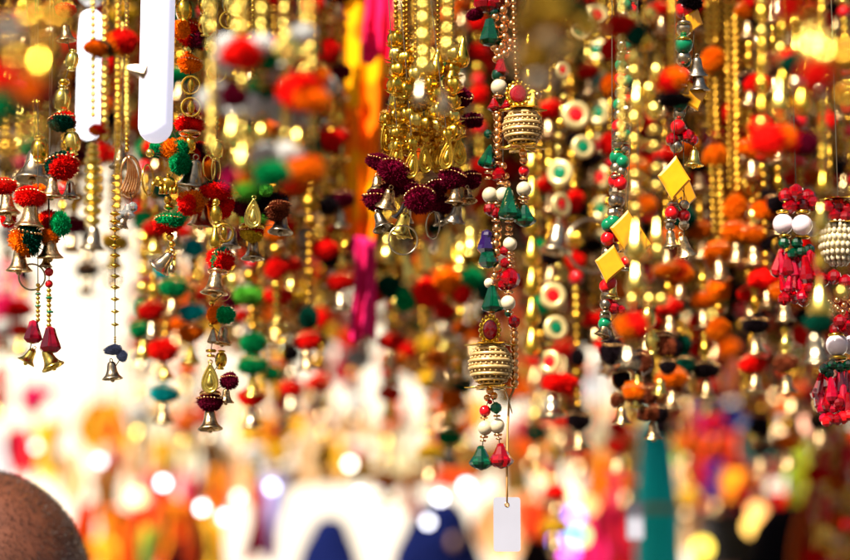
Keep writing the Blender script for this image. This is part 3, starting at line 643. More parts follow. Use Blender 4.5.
for px, ya, yb in ((762, -20, 130), (782, 10, 130), (796, -20, 60)): goldrun(s, px, ya, yb, 13, kinds=('b:l', 'flame:l', 'oval:g', 'flame:g')); s.new(px)
for k, px, y, w in (('flame:l', 780, 96, 44), ('flame:g', 802, 96, 40), ('pom:or', 768, 142, 38), ('pom:ro', 784, 138, 26), ('pom:r', 792, 142, 20), ('pom:m', 806, 144, 26), ('pom:rd', 788, 62, 26), ('b:s', 796, 84, 18), ('b:s', 820, 92, 16), ('flame:s', 776, 8, 26)): s.add(k, px, y, w, path=False)
s.cord()
s = Str('bead_string', 'very soft big gold bead mass in the upper right corner', 'bead string', 832, .82, group='gold bead strands close by')
for k, px, y, w in (('pom:r', 790, 6, 34), ('sq:d', 812, 20, 20), ('flame:l', 812, 44, 40), ('sq:d', 850, 60, 60), ('flame:l', 826, 50, 34), ('pom:r', 815, 76, 34), ('b:d', 848, 100, 30), ('pom:o', 800, 0, 24)): s.add(k, px, y, w)
s.cord()
s = Str('bead_string', 'soft strand of pale gold drops before the red crystal tassels', 'bead string', 821, 1.17, group='gold bead strands close by')
for k, px, y, w in (('sq:g', 822, 130, 14), ('flame:g', 823, 180, 26), ('flame:l', 821, 216, 34), ('b:l', 818, 238, 10), ('flame:g', 820, 258, 24), ('flame:l', 820, 298, 50), ('b:l', 842, 292, 14)): s.add(k, px, y, w)
s.chain(822, -20, 170, 9, gold); s.add('pom:d', 818, 323, 30, st=(1.05, 1, .75)); s.add('bell:s', 816, 350, 34); s.cord()
s = Str('bead_string', 'very soft cluster of red, orange and green pompoms in the top corner by the lamps', 'bead string', 25, .78, group='soft pompom garlands close by')
for k, px, y, w in (('sq:d', 12, 50, 24), ('sq:g', 34, 20, 40), ('sq:d', 50, 50, 36), ('sq:d', -4, 20, 34), ('pom:w', 8, 30, 26), ('b:d', 60, 20, 30), ('pom:r', 2, 82, 34), ('pom:o', 32, 90, 30), ('pom:m', 48, 96, 26), ('pom:g', -2, 105, 34), ('pom:d', 20, 112, 26), ('sq:d', 6, 145, 26), ('sq:g', 36, 130, 24), ('flame:g', 42, 60, 50), ('sq:g', 20, 60, 30), ('sq:d', 10, 166, 16)): s.add(k, px, y, w)
s.cord()

# ================================================================== soft strings behind the focus
def fill(px, Y, yb, style, name, label, group, c=('r',), pitch=.085, top=-46, big=1.0):
    s = Str(name, label, 'bead string', px, Y, group=group, top=top)
    yb -= 22; s.o.rotation_euler = (random.uniform(-.02, .02), random.uniform(-.022, .022), 0)
    z = 0; zb = W(px, yb, Y).z - s.top; r = .0042 * big; X = 0
    P = [(0, 0, 0)]
    rr = random
    z = -rr.uniform(.0, .03); k = rr.randint(0, 3)
    def run(L, m=None, kind='b', d=None):
        nonlocal z
        d = d or 2 * r; n = max(1, int(L / d)); m = m or rr.choice([gold, dgold, dgold])
        me = cached(('ch', m.name, n, kind), lambda: m_chain(m, n, kind)); part('bead_chain', me, s.o, (0, 0, z), (0, 0, rr.uniform(0, 3)), (d / 2,) * 3); z -= n * d
    def one(kind, w, st=(1, 1, 1), rot=(0, 0, 0), dx=0, h=None):
        nonlocal z
        if kind[-2:] in (':l', ':g') and kind[0] != 'x' and kind[:3] not in ('pom', 'tpo', 'md:', 'bel') and rr.random() < (.65 if px > 540 else .25): kind = kind[:-1] + 'd'  # far gold dimmed by colour: darker gold swapped in, mostly at right
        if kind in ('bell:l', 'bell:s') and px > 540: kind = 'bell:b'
        w *= big; h = w * st[2] if h is None else h
        s.put(kind, (dx, rr.uniform(-.004, .004), z - h / 2), w, rot=rot, st=st); z -= h
    while z > zb:
        if style == 'pom':
            for _ in range(rr.randint(2, 5)):
                if rr.random() < .4: run(.022)
                else: one(rr.choice(['b:d', 'oval:g', 'sq:g', 'flame:d', 'b:g', 'b:s', 'disc:d', 'b:e', 'pom:k']), rr.uniform(.007, .017), dx=rr.uniform(-.002, .002))
            one('pom:' + rr.choice(c), rr.uniform(.020, .030), st=(rr.uniform(1, 1.2), 1, .8), dx=rr.uniform(-.004, .004))
            if rr.random() < .4: one('bell:' + rr.choice('bls'), .018, h=.02)
        elif style == 'toran':
            run(.2 * pitch); one('oval:' + rr.choice('gl'), .018); one('tpom:' + rr.choice(c), rr.uniform(.02, .028), st=(1.1, 1, .75)); one('bell:' + rr.choice('bbls'), .02, h=.022)
            if rr.random() < .4: one('tring:g', .015)
        elif style == 'disc':
            one('md:' + rr.choice(c), rr.uniform(.023, .027), rot=(0, 0, rr.uniform(-.7, .7))); run(.012, gold)
        elif style == 'gold':
            one(rr.choice(['oval:g', 'flame:d', 'sq:d', 'sq:l', 'b:d', 'bud:g', 'b:g', 'drum:d', 'b:e', 'oval:d', 'pom:k']), rr.uniform(.010, .020)); 
            if rr.random() < .35: run(.03)
            if rr.random() < .22: one('pom:' + rr.choice(c), .022)
        elif style == 'leaf':
            n = 10; me = cached(('leaf', n), lambda: m_leafpair(dgold, n)); w = .0072 * big
            part('leaf_chain', me, s.o, (0, 0, z), (0, 0, rr.uniform(-.3, .3)), (w,) * 3); z -= n * .95 * w
            if rr.random() < .15: one('pom:' + rr.choice(c), .024)
        elif style == 'bead':
            run(.03, gold); [one(rr.choice(['b:e', 'x:e', 'b:l', 'x:R', 'b:e']), .012) for _ in range(3)]
    if style in ('pom', 'gold', 'leaf'):
        if rr.random() < .7: one('tpom:' + rr.choice(c), .026, st=(1.1, 1, .8)); one('bell:' + rr.choice('bls'), .022, h=.022)
    s.path.append((0, 0, z + .004)); s.cord()
    return s
ORD = 'first second third fourth fifth sixth seventh eighth ninth tenth eleventh twelfth thirteenth fourteenth fifteenth sixteenth'.split()
SN = dict(pom='strand with round pompoms', toran='bell and pompom chain', disc='enamel disc string', gold='mixed gold bead string', leaf='gold leaf chain', bead='red and pearl string')
PN = dict(pom='pompom_string', toran='bell_string', disc='disc_string', gold='bead_string', leaf='leaf_chain_string', bead='bead_string')
def row(Y, where, items, group, big=1.0, pitch=.085):
    for i, (px, yb, st, c) in enumerate(items):
        cs = tuple(c.split(','))
        lab = '%s, %s from left %s' % (SN[st], ORD[i], where)
        fill(px, Y + random.uniform(-.03, .03), yb, st, PN[st], lab, group, cs, pitch, big=big)

# the enamel disc strings placed one by one
s = Str('disc_string', 'string of cream rimmed discs with red and green centres right of the pearl string', 'bead string', 560, 1.85, group='enamel disc strings')
for k, px, y, w, rz in (('r', 576, 115, 29, .1), ('g', 583, 147, 24, .2), ('g', 560, 173, 27, -.4), ('r', 561, 205, 25, .7), ('r', 553, 296, 27, .0), ('g', 556, 328, 25, .3), ('r', 550, 362, 24, -.5), ('g', 580, 30, 20, .2), ('r', 562, 70, 18, .5)):
    s.add('md:' + k, px, y, w, rot=(0, 0, rz), path=False)
for y in range(-20, 380, 13): s.add(random.choice(['b:g', 'oval:l', 'sq:l']), 567 + 3 * math.sin(y) - y * .04, y, 10, dy=.02)
s.add('pom:r', 560, 384, 34, st=(1.2, 1, .6)); s.add('bell:s', 552, 408, 26); s.add('bell:s', 557, 240, 34, dy=-.05); s.add('ring:s', 592, 246, 54, rot=(0, 0, .3), path=False); s.cord()
s = Str('bead_string', 'plain strand of long gold barrel beads right beside the pearl string', 'bead string', 533, 1.85, group='far gold strands')
for y in range(-20, 350, 30): s.add('flame:g' if y % 60 else 'oval:g', 532, y + 140 if y < -100 else y, 34)
s.cord()
# row of round poms behind the bud cluster
s = Str('pompom_garland', 'wide garland of gold cones over dark green, red and orange pompoms', 'garland', 430, 2.05, group='soft pompom garlands behind')
for px, y, k, w in ((388, 287, 'd', 26), (405, 300, 'g', 24), (425, 293, 'r', 30), (447, 281, 'o', 30), (462, 294, 'r', 22), (472, 279, 'g', 26), (374, 296, 'r', 20), (486, 290, 'd', 22)):
    s.add('cone:l' if px % 2 else 'bell:l', px, y - 34, 36, rot=(0, random.uniform(-.2, .2), 0)); s.add('pom:' + k, px, y, w, dy=-.01); s.new(px)
s.cord()
row(1.95, 'among those right of the white lamps', [(143, 335, 'gold', 'g,r'), (157, 300, 'toran', 'd,r'), (172, 370, 'pom', 'd,r,c'), (181, 330, 'toran', 'g,o'), (199, 345, 'pom', 'r,c,o'), (236, 315, 'toran', 'm,k'), (246, 360, 'pom', 'g,l'), (258, 400, 'gold', 'r,g')], 'mid strings behind the left bells', pitch=.05)
row(1.95, 'between the white pompoms and the orange scarf', [(272, 330, 'gold', 'r,o'), (286, 360, 'toran', 'r,d'), (300, 300, 'toran', 'r,o,k'), (313, 320, 'gold', 'd,r'), (322, 250, 'pom', 'r,k'), (331, 270, 'gold', 'r,k,d'), (337, 285, 'toran', 'r,m')], 'mid strings behind the white pompoms', pitch=.05)
row(2.2, 'behind the bud bead cluster', [(384, 330, 'gold', 'r'), (400, 380, 'toran', 'd,r,o'), (415, 350, 'gold', 'o'), (430, 390, 'toran', 'r,o,d'), (446, 400, 'pom', 'o,r,g'), (462, 380, 'toran', 'd,o'), (476, 340, 'gold', 'r')], 'mid strings behind the bud cluster', pitch=.06)
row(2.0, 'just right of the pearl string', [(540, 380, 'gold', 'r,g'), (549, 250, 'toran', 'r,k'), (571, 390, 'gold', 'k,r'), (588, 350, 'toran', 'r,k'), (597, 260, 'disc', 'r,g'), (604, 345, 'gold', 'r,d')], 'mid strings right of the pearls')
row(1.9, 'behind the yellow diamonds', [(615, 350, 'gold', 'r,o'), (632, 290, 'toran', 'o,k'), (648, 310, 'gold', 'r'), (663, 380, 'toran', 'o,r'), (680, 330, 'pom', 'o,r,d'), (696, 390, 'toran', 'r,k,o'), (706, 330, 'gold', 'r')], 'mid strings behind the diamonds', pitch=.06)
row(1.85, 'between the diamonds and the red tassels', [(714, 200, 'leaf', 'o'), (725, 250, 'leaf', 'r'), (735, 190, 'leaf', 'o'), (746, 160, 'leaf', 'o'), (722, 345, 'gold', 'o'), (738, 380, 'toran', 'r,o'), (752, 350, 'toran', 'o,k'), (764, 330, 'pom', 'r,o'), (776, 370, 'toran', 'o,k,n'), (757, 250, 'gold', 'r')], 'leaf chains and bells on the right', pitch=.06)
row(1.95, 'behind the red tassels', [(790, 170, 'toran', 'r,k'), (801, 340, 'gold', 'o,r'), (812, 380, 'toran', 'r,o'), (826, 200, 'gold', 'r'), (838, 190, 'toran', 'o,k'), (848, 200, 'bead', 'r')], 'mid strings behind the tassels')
row(2.0, 'behind the corner bells', [(4, 180, 'gold', 'r'), (18, 200, 'toran', 'o,p'), (34, 150, 'gold', 'r,g'), (50, 170, 'toran', 'r,d'), (66, 230, 'gold', 'r'), (80, 215, 'toran', 'm,r'), (104, 200, 'gold', 'o,r'), (122, 235, 'toran', 'r,y')], 'mid strings behind the corner bells')
# farther rows, much softer
row(2.6, 'of the far row by the lamps', [(6, 330, 'pom', 'p,w,r'), (24, 280, 'pom', 'p,r'), (42, 190, 'gold', 'r,y'), (60, 205, 'toran', 'r,k'), (78, 225, 'gold', 'o,y'), (96, 215, 'pom', 'r,k'), (112, 230, 'gold', 'k,r'), (132, 240, 'toran', 'y,o'), (142, 300, 'pom', 'y,r,o'), (156, 325, 'pom', 'o,r,c')], 'far strings by the lamps', big=1.25)
row(2.6, 'of the far row left of the orange scarf', [(168, 370, 'toran', 'r,o'), (182, 345, 'pom', 'r,o,g'), (196, 290, 'toran', 'r,c,k'), (210, 330, 'pom', 'o,r,d'), (226, 300, 'gold', 'k,r'), (240, 350, 'toran', 'r,k'), (254, 390, 'gold', 'y,r'), (268, 370, 'pom', 'r,g,o'), (282, 350, 'toran', 'r,o,k'), (298, 400, 'pom', 'r,k,y'), (314, 370, 'toran', 'r,o'), (330, 390, 'gold', 'r')], 'far strings left of the scarf', big=1.25)
row(2.7, 'of the far row below the bud cluster', [(386, 350, 'toran', 'o,d'), (395, 395, 'gold', 'r,o'), (404, 370, 'pom', 'o,r,d'), (420, 460, 'gold', 'y'), (436, 400, 'toran', 'o,k'), (452, 390, 'pom', 'o,y,g'), (470, 370, 'toran', 'd,o'), (486, 350, 'gold', 'r')], 'far strings below the bud cluster', big=1.25)
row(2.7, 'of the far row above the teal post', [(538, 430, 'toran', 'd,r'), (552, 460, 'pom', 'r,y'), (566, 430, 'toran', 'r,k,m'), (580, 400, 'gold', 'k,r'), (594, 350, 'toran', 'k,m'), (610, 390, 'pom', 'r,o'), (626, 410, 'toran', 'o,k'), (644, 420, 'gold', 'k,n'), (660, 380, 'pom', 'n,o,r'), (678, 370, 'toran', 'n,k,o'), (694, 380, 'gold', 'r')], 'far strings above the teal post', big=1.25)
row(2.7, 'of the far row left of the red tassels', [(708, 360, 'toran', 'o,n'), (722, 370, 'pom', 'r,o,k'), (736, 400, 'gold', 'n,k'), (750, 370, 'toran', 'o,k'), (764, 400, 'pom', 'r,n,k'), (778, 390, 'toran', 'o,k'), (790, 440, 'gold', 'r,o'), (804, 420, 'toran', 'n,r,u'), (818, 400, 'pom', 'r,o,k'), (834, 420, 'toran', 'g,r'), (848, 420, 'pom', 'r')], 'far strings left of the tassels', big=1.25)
# gold and red strands hanging low at the lower right
row(2.9, 'of the low edge strands', [(800, 600, 'bead', 'r'), (808, 600, 'bead', 'r'), (816, 600, 'pom', 'r'), (824, 600, 'bead', 'r'), (832, 600, 'pom', 'r,o'), (840, 600, 'bead', 'r'), (848, 600, 'pom', 'r')], 'low red and gold strands', big=1.6, pitch=.03)
row(3.1, 'of the distant row over the bright street', [(x, 290 + (i * 53) % 80, ('pom', 'toran', 'gold')[i % 3], c) for i, (x, c) in enumerate([(210, 'r,o'), (232, 'o,k'), (256, 'g,r'), (280, 'r,y'), (304, 'r,w'), (328, 'o'), (352, 'p,w'), (376, 'o,y'), (400, 'r,y'), (424, 'o,g'), (448, 'o,r'), (472, 'd,o'), (500, 'r,o'), (524, 'm,r')])], 'distant strings over the street', big=1.6)
row(3.1, 'of the distant row over the market stalls', [(x, 330 + (i * 47) % 80, ('toran', 'pom', 'gold')[i % 3], c) for i, (x, c) in enumerate([(548, 'r,k'), (572, 'm,r'), (596, 'k,o'), (620, 'o,r'), (644, 'n,k'), (668, 'r,o'), (692, 'o,n'), (716, 'r,k'), (740, 'o,n'), (764, 'n,k'), (788, 'u,o'), (812, 'o,r'), (836, 'r,g')])], 'distant strings over the stalls', big=1.6)

row(4.3, 'of the bright garlands across the lane', [(x, 400 + (i * 61) % 120, ('pom', 'toran')[i % 2], q) for i, (x, q) in enumerate([(8, 'w,y,r'), (140, 'o,r,w'), (168, 'r,y'), (196, 'w,o'), (224, 'y,r'), (252, 'r,w'), (284, 'y,o'), (316, 'r,y'), (352, 'w,r'), (392, 'y,o'), (436, 'o,w'), (468, 'o,y')])], 'bright garlands across the lane', big=2.1, pitch=.09)
row(4.4, 'of the garlands over the stall goods', [(x, 430 + (i * 61) % 110, ('pom', 'toran')[i % 2], q) for i, (x, q) in enumerate([(528, 'o,r'), (556, 'r,d'), (584, 'o,r,p'), (612, 'r,o'), (632, 'o,y'), (690, 'o,y'), (716, 'r,u'), (742, 'r,c'), (768, 'o,r,k'), (794, 'l,o')])], 'garlands over the stall goods', big=2.1, pitch=.09)
# ================================================================== cloths
def cloth_mat(name, c1, c2=None, scale=14, rough=.75, trans=.0):
    if name in MATS: return MATS[name]
    m, N, L, b = nodes(name); b.inputs['Roughness'].default_value = rough; b.inputs['Specular IOR Level'].default_value = .08
    tc = N.new('ShaderNodeTexCoord'); no = N.new('ShaderNodeTexNoise'); no.inputs['Scale'].default_value = scale; no.inputs['Detail'].default_value = 2
    mr = N.new('ShaderNodeMapRange'); mr.inputs[1].default_value = .46; mr.inputs[2].default_value = .54
    mx = N.new('ShaderNodeMix'); mx.data_type = 'RGBA'; c2 = c2 or tuple(x * .75 for x in c1)
    mx.inputs[6].default_value = (*c1, 1); mx.inputs[7].default_value = (*c2, 1)
    L.new(tc.outputs['Object'], no.inputs['Vector']); L.new(no.outputs['Fac'], mr.inputs[0]); L.new(mr.outputs[0], mx.inputs[0]); L.new(mx.outputs[2], b.inputs['Base Color'])
    MATS[name] = m; return m
def cloth(name, label, cat, x0, y0, x1, y1, Y, m, group=None, ripples=4, amp=.03, kind=None, rot=0, sway=.05):
    A, B_, C_, D = W(x0, y0, Y), W(x1, y0, Y), W(x0, y1, Y), W(x1, y1, Y)
    w = B_.x - A.x; h = A.z - C_.z; cx = (A.x + B_.x) / 2; ph = random.uniform(0, 6)
    nx, nz = 36, 10; b = MB(); V = []
    for side in (0, .004):
        for j in range(nz + 1):
            for i in range(nx + 1):
                u = i / nx; t = j / nz; yy = amp * (.35 + .65 * t) * math.sin(u * ripples * 2 * math.pi + ph + .6 * math.sin(3 * t + ph)) + side
                V.append(((u - .5) * w * (1 + sway * math.sin(5 * t + ph)) + sway * .5 * w * math.sin(4 * t + 2 * ph), yy, -t * h + sway * .35 * h * (math.sin(u * 7 + ph) * t + .5 * math.sin(u * 5 + 2 * ph) * (1 - t))))
    n1 = (nx + 1) * (nz + 1); Fc = []
    for j in range(nz):
        for i in range(nx):
            a = j * (nx + 1) + i; Fc += [(a, a + nx + 1, a + nx + 2, a + 1), (a + n1, a + 1 + n1, a + nx + 2 + n1, a + nx + 1 + n1)]
    edge = [j * (nx + 1) for j in range(nz + 1)]; 
    for e, o_ in ((edge, 0), ([k + nx for k in edge], 1)):
        for a, c in zip(e, e[1:]): Fc.append((a, a + n1, c + n1, c) if o_ == 0 else (a, c, c + n1, a + n1))
    for a0 in (0, nz * (nx + 1)):
        for i in range(nx): Fc.append((a0 + i, a0 + i + 1, a0 + i + 1 + n1, a0 + i + n1))
    b.add(V, Fc)
    o = part(name, b.mesh(name, [m]), None, (cx, Y, A.z), (0, 0, rot))
    if Y > 3.8:
        b = MB()
        for sx in (-.4, .4): b.tube([(sx * w, 0, -.01), (sx * w, 0, 4.3 - A.z)], .0015, 4)
        part('hanging_thread', b.mesh('hanging_thread', [darkcord]), o); LINES.add(round(Y, 1))
    return tag(o, label, cat, group, kind)
C = lambda n, *a, **k: cloth_mat('cloth_' + n, *a, **k)
cream_c = C('cream', (.80, .66, .36), (.85, .80, .62)); white_c = C('white', (.82, .82, .84), (.75, .75, .78)); red_c = C('red', (.60, .015, .012), (.45, .01, .04))
org_c = C('orange', (.80, .13, .01), (.72, .05, .01)); yel_c = C('yellow', (.85, .50, .03), (.80, .38, .02)); pink_c = C('pink', (.80, .02, .16), (.65, .01, .10))
ro_c = C('redorange', (.75, .05, .01), (.85, .28, .01)); blue_c = C('blue', (.01, .06, .50), (.01, .14, .60)); teal_c = C('teal', (.0, .32, .34), (.0, .26, .28), 5)
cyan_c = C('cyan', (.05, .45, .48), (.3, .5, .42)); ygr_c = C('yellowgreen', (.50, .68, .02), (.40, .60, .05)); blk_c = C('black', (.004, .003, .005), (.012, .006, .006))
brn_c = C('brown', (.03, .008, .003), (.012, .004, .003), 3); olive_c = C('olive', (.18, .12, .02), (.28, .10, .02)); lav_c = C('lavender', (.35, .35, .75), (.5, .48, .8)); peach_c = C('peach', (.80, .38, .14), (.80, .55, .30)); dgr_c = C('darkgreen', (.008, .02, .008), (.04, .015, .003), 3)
LINES = set()
cloth('silk_scarf', 'long flame orange and yellow scarf hanging left of the bud bead cluster', 'scarf', 346, -60, 382, 250, 2.04, C('flame', (1.0, .16, .0), (1.0, .42, .0), 12), 'hanging scarves', 2, .006, sway=.12)
cloth('silk_scarf', 'crimson scarf crossing in front of the flame orange scarf', 'scarf', 364, -40, 392, 60, 2.0, C('crimson', (.85, .005, .01), (.85, .01, .10), 9), 'hanging scarves', 2, .005, sway=.10)
cloth('silk_scarf', 'hot pink scarf tail under the flame orange scarf', 'scarf', 352, 238, 376, 338, 2.02, pink_c, 'hanging scarves', 2, .005, sway=.10)
cloth('silk_scarf', 'narrow red and pink scarf edge beside the flame orange scarf', 'scarf', 340, 30, 356, 260, 2.78, C('redpink', (.70, .02, .05), (.85, .20, .01), 8), 'hanging scarves', 2, .005, sway=.10)
# dark sheets added for the shaded stall depth behind the strings
cloth('shade_sheet', 'dark brown sheet added as shade behind the right half strings', 'curtain', 520, -70, 900, 345, 3.42, brn_c, 'dark sheets added as shade', 16, .03)
cloth('shade_sheet', 'black narrow sheet added as deep shade right of the disc strings', 'curtain', 572, 150, 612, 338, 3.38, blk_c, 'dark sheets added as shade', 3, .02)
cloth('shade_sheet', 'olive green dark sheet added as shade behind the white pompom garland', 'curtain', 195, -70, 522, 262, 3.42, dgr_c, 'dark sheets added as shade', 14, .03)
cloth('shade_sheet', 'short brown sheet added as shade behind the lamps and corner bells', 'curtain', -60, -70, 200, 150, 3.42, C('tan', (.28, .14, .03), (.14, .02, .01), 4), 'dark sheets added as shade', 8, .03)
# goods of the stalls across the lane: (x0, y0, x1, y1, Y, cloth, words)
G = [(-40, 425, 8, 480, 6.0, white_c, 'white cloth piece above the bald head'), (8, 428, 34, 476, 5.6, red_c, 'small red cloth over the bald head'), (36, 420, 62, 480, 6.2, yel_c, 'pale yellow cloth beside the bald head'),
     (72, 500, 100, 600, 5.4, org_c, 'orange dress right beside the bald head'), (96, 470, 122, 560, 5.6, olive_c, 'olive cloth between orange dresses'), (100, 510, 136, 600, 5.2, ro_c, 'orange red dress with yellow patches near the head'), (130, 500, 160, 600, 5.4, org_c, 'bright orange dress in the middle of the row'),
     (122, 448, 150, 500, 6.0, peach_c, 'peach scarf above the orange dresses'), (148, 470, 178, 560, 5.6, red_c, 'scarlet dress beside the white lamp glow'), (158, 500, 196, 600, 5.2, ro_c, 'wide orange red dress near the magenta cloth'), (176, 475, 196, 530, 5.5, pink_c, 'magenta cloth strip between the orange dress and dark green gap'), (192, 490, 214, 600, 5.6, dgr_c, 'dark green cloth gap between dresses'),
     (204, 520, 226, 600, 5.4, yel_c, 'mustard cloth low beside the white street glow'), (196, 440, 226, 492, 6.4, olive_c, 'olive and orange cloth over the dresses'), (226, 445, 252, 500, 6.2, peach_c, 'peach orange cloth over the maroon one'), (246, 488, 268, 560, 5.6, C('maroon', (.30, .01, .06), (.40, .02, .03)), 'maroon cloth left of the lavender one'), (262, 470, 284, 560, 5.7, lav_c, 'lavender cloth beside the white street glow'),
     (86, 400, 130, 450, 6.6, yel_c, 'broad yellow cloth under the grey blue pompom'), (98, 412, 122, 440, 6.3, ro_c, 'small flame cloth on the broad yellow one'), (140, 410, 196, 470, 6.8, cream_c, 'cream cloth left of the lowest bell'), (178, 405, 200, 440, 6.3, org_c, 'little orange cloth behind the lowest bell'), (236, 412, 300, 460, 6.8, yel_c, 'yellow and cream cloth right of the lowest bell'),
     (250, 400, 262, 428, 5.6, red_c, 'tiny red cloth right of the lowest bell'), (272, 402, 296, 416, 5.4, red_c, 'low red bunting piece, left of the pair'), (308, 406, 330, 424, 5.4, red_c, 'low red bunting piece, right of the pair'), (334, 350, 352, 384, 5.0, red_c, 'red cloth knot below the pink scarf tail'), (300, 430, 340, 484, 6.6, peach_c, 'peach cloth over the white street glow'),
     (270, 452, 430, 486, 7.2, olive_c, 'long olive cloth band above the white street glow'), (322, 438, 346, 470, 6.2, yel_c, 'lemon yellow cloth on the olive band'), (344, 446, 362, 462, 6.0, red_c, 'small crimson cloth on the olive band'), (372, 420, 416, 470, 7.0, cream_c, 'cream cloth above the dark blue figure'), (404, 470, 416, 512, 5.2, ro_c, 'rust ribbon beside the dark blue figure'),
     (428, 380, 470, 440, 7.2, cream_c, 'cream cloth left of the green crystal drop'), (430, 440, 500, 482, 7.0, olive_c, 'olive cloth behind the crystal drops'), (432, 470, 470, 490, 6.0, org_c, 'orange cloth between white glows'), (500, 430, 540, 500, 6.4, olive_c, 'brown cloth behind the tag thread'), (514, 416, 542, 446, 6.0, red_c, 'rose red cloth right of the tag thread'),
     (484, 495, 552, 560, 5.8, peach_c, 'salmon cloth behind the blank price tag'), (520, 500, 560, 540, 5.4, org_c, 'orange cloth right of the blank price tag'), (520, 536, 560, 600, 5.2, blk_c, 'black cloth right of the blank price tag'), (540, 400, 600, 470, 6.6, C('sand', (.60, .48, .34), (.50, .40, .20)), 'sandy cloth between disc string and teal post'), (566, 410, 590, 450, 5.4, red_c, 'deep red cloth under the disc string'),
     (552, 370, 610, 420, 7.2, white_c, 'grey white cloth under the black sheet'), (590, 450, 622, 520, 5.4, ro_c, 'coral red cloth beside the purple lights'), (600, 500, 646, 600, 5.2, red_c, 'red garment low beside the teal post'), (622, 430, 648, 520, 5.8, olive_c, 'olive cloth strip next to the teal post'), (580, 520, 610, 600, 5.6, pink_c, 'magenta garment low by the purple lights'),
     (596, 400, 640, 452, 6.8, peach_c, 'peach cloth under the brown pompoms'), (664, 380, 700, 420, 7.0, C('rose', (.62, .16, .14), (.60, .35, .18)), 'dusty rose cloth above the pink one'), (640, 400, 672, 440, 6.4, cyan_c, 'turquoise cloth on top of the teal post'), (700, 378, 718, 430, 4.6, C('navy', (.01, .02, .42), (.01, .02, .35)), 'navy blue cloth fold'), (706, 404, 748, 436, 4.8, blue_c, 'bright blue cloth beside the navy fold'),
     (676, 416, 706, 456, 4.7, pink_c, 'hot pink cloth under the navy fold'), (690, 432, 740, 476, 4.6, C('vermil', (.80, .05, .01), (.78, .07, .01)), 'vermilion cloth under the bright blue one'), (670, 432, 700, 464, 5.2, ygr_c, 'pale green cloth left of the vermilion one'), (728, 426, 790, 470, 5.0, cyan_c, 'turquoise patterned cloth right of the vermilion one'), (694, 462, 786, 512, 4.5, red_c, 'wide scarlet cloth under the turquoise one'),
     (676, 466, 722, 560, 5.2, C('apricot', (.72, .42, .14), (.62, .46, .30)), 'apricot cloth right of the teal post'), (786, 440, 806, 528, 4.3, ygr_c, 'narrow lime yellow cloth by the edge strands'), (778, 400, 806, 450, 4.8, org_c, 'orange cloth above the narrow lime one'), (690, 520, 730, 600, 5.0, olive_c, 'olive cloth under the apricot one'), (745, 560, 800, 620, 4.6, brn_c, 'brown cloth between the dark figures'),
     (800, 420, 870, 600, 4.0, C('scarlet', (.45, .01, .01), (.60, .10, .01)), 'scarlet cloth behind the low gold strands'), (745, 350, 800, 432, 5.0, C('rust', (.45, .13, .03), (.30, .05, .02)), 'rust brown cloth left of the red tassels'), (722, 470, 748, 500, 4.35, ro_c, 'flame cloth pinned on the scarlet one'), (700, 340, 770, 400, 5.6, C('wine', (.30, .03, .05), (.42, .12, .03)), 'wine red cloth above the blue ones'),
     (640, 330, 700, 385, 5.6, C('umber', (.34, .14, .04), (.22, .05, .02)), 'umber cloth above the dusty rose one'), (196, 262, 240, 330, 5.0, olive_c, 'olive cloth behind the longest bell string'), (238, 262, 345, 345, 4.6, C('ochre', (.40, .22, .04), (.30, .05, .02)), 'ochre cloth behind the white pompom garland'), (376, 262, 480, 372, 4.8, C('caramel', (.62, .26, .05), (.40, .14, .03)), 'caramel cloth behind the pompom row'),
     (156, 268, 198, 345, 4.6, ro_c, 'orange red cloth below the elephant charm'), (480, 262, 560, 392, 4.6, C('bronze', (.34, .20, .05), (.42, .05, .02)), 'bronze cloth behind the larger woven ball'), (-30, 262, 22, 330, 4.2, C('rosepink', (.85, .12, .25), (.85, .4, .4)), 'rose pink cloth behind the corner bells'), (20, 385, 50, 412, 5.5, pink_c, 'magenta cloth piece below the corner bells')]
G += [(540, 490, 606, 580, 6.2, C('plum', (.20, .01, .06), (.30, .03, .03)), 'plum cloth behind the purple bulbs'), (300, 384, 330, 408, 6.5, peach_c, 'small peach cloth over the red bunting pair'), (206, 372, 240, 412, 6.6, cream_c, 'cream cloth right behind the lowest maroon pompoms'), (340, 398, 372, 440, 6.4, peach_c, 'peach cloth between olive band and red knot'), (262, 372, 290, 400, 6.4, yel_c, 'yellow cloth over the low red bunting'),
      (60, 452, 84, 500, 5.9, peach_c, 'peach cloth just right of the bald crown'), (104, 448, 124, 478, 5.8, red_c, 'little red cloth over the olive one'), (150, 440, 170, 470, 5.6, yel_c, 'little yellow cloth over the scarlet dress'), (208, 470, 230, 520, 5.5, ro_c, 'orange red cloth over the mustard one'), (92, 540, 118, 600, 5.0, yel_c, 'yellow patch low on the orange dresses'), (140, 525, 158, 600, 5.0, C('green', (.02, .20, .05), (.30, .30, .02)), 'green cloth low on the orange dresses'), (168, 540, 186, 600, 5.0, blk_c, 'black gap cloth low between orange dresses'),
      (388, 400, 404, 430, 6.0, org_c, 'narrow orange cloth left of the cream cloths'), (470, 396, 486, 430, 6.0, yel_c, 'narrow yellow cloth left of the pearl tails'), (430, 424, 446, 444, 5.8, red_c, 'small red cloth between cream and olive'), (520, 440, 548, 470, 5.6, ro_c, 'coral cloth right of the red crystal drop'), (610, 470, 634, 500, 5.3, pink_c, 'pink cloth above the low red garment'), (545, 500, 560, 540, 5.2, yel_c, 'yellow slip by the purple bulbs')]
for x0, y0, x1, y1, Y, m, words in G:
    cloth('hanging_cloth', words, 'cloth', x0, y0, x1, y1, Y, m, 'cloths hung in the stalls across the lane', max(1, int((x1 - x0) / 14)), .03, sway=.24)

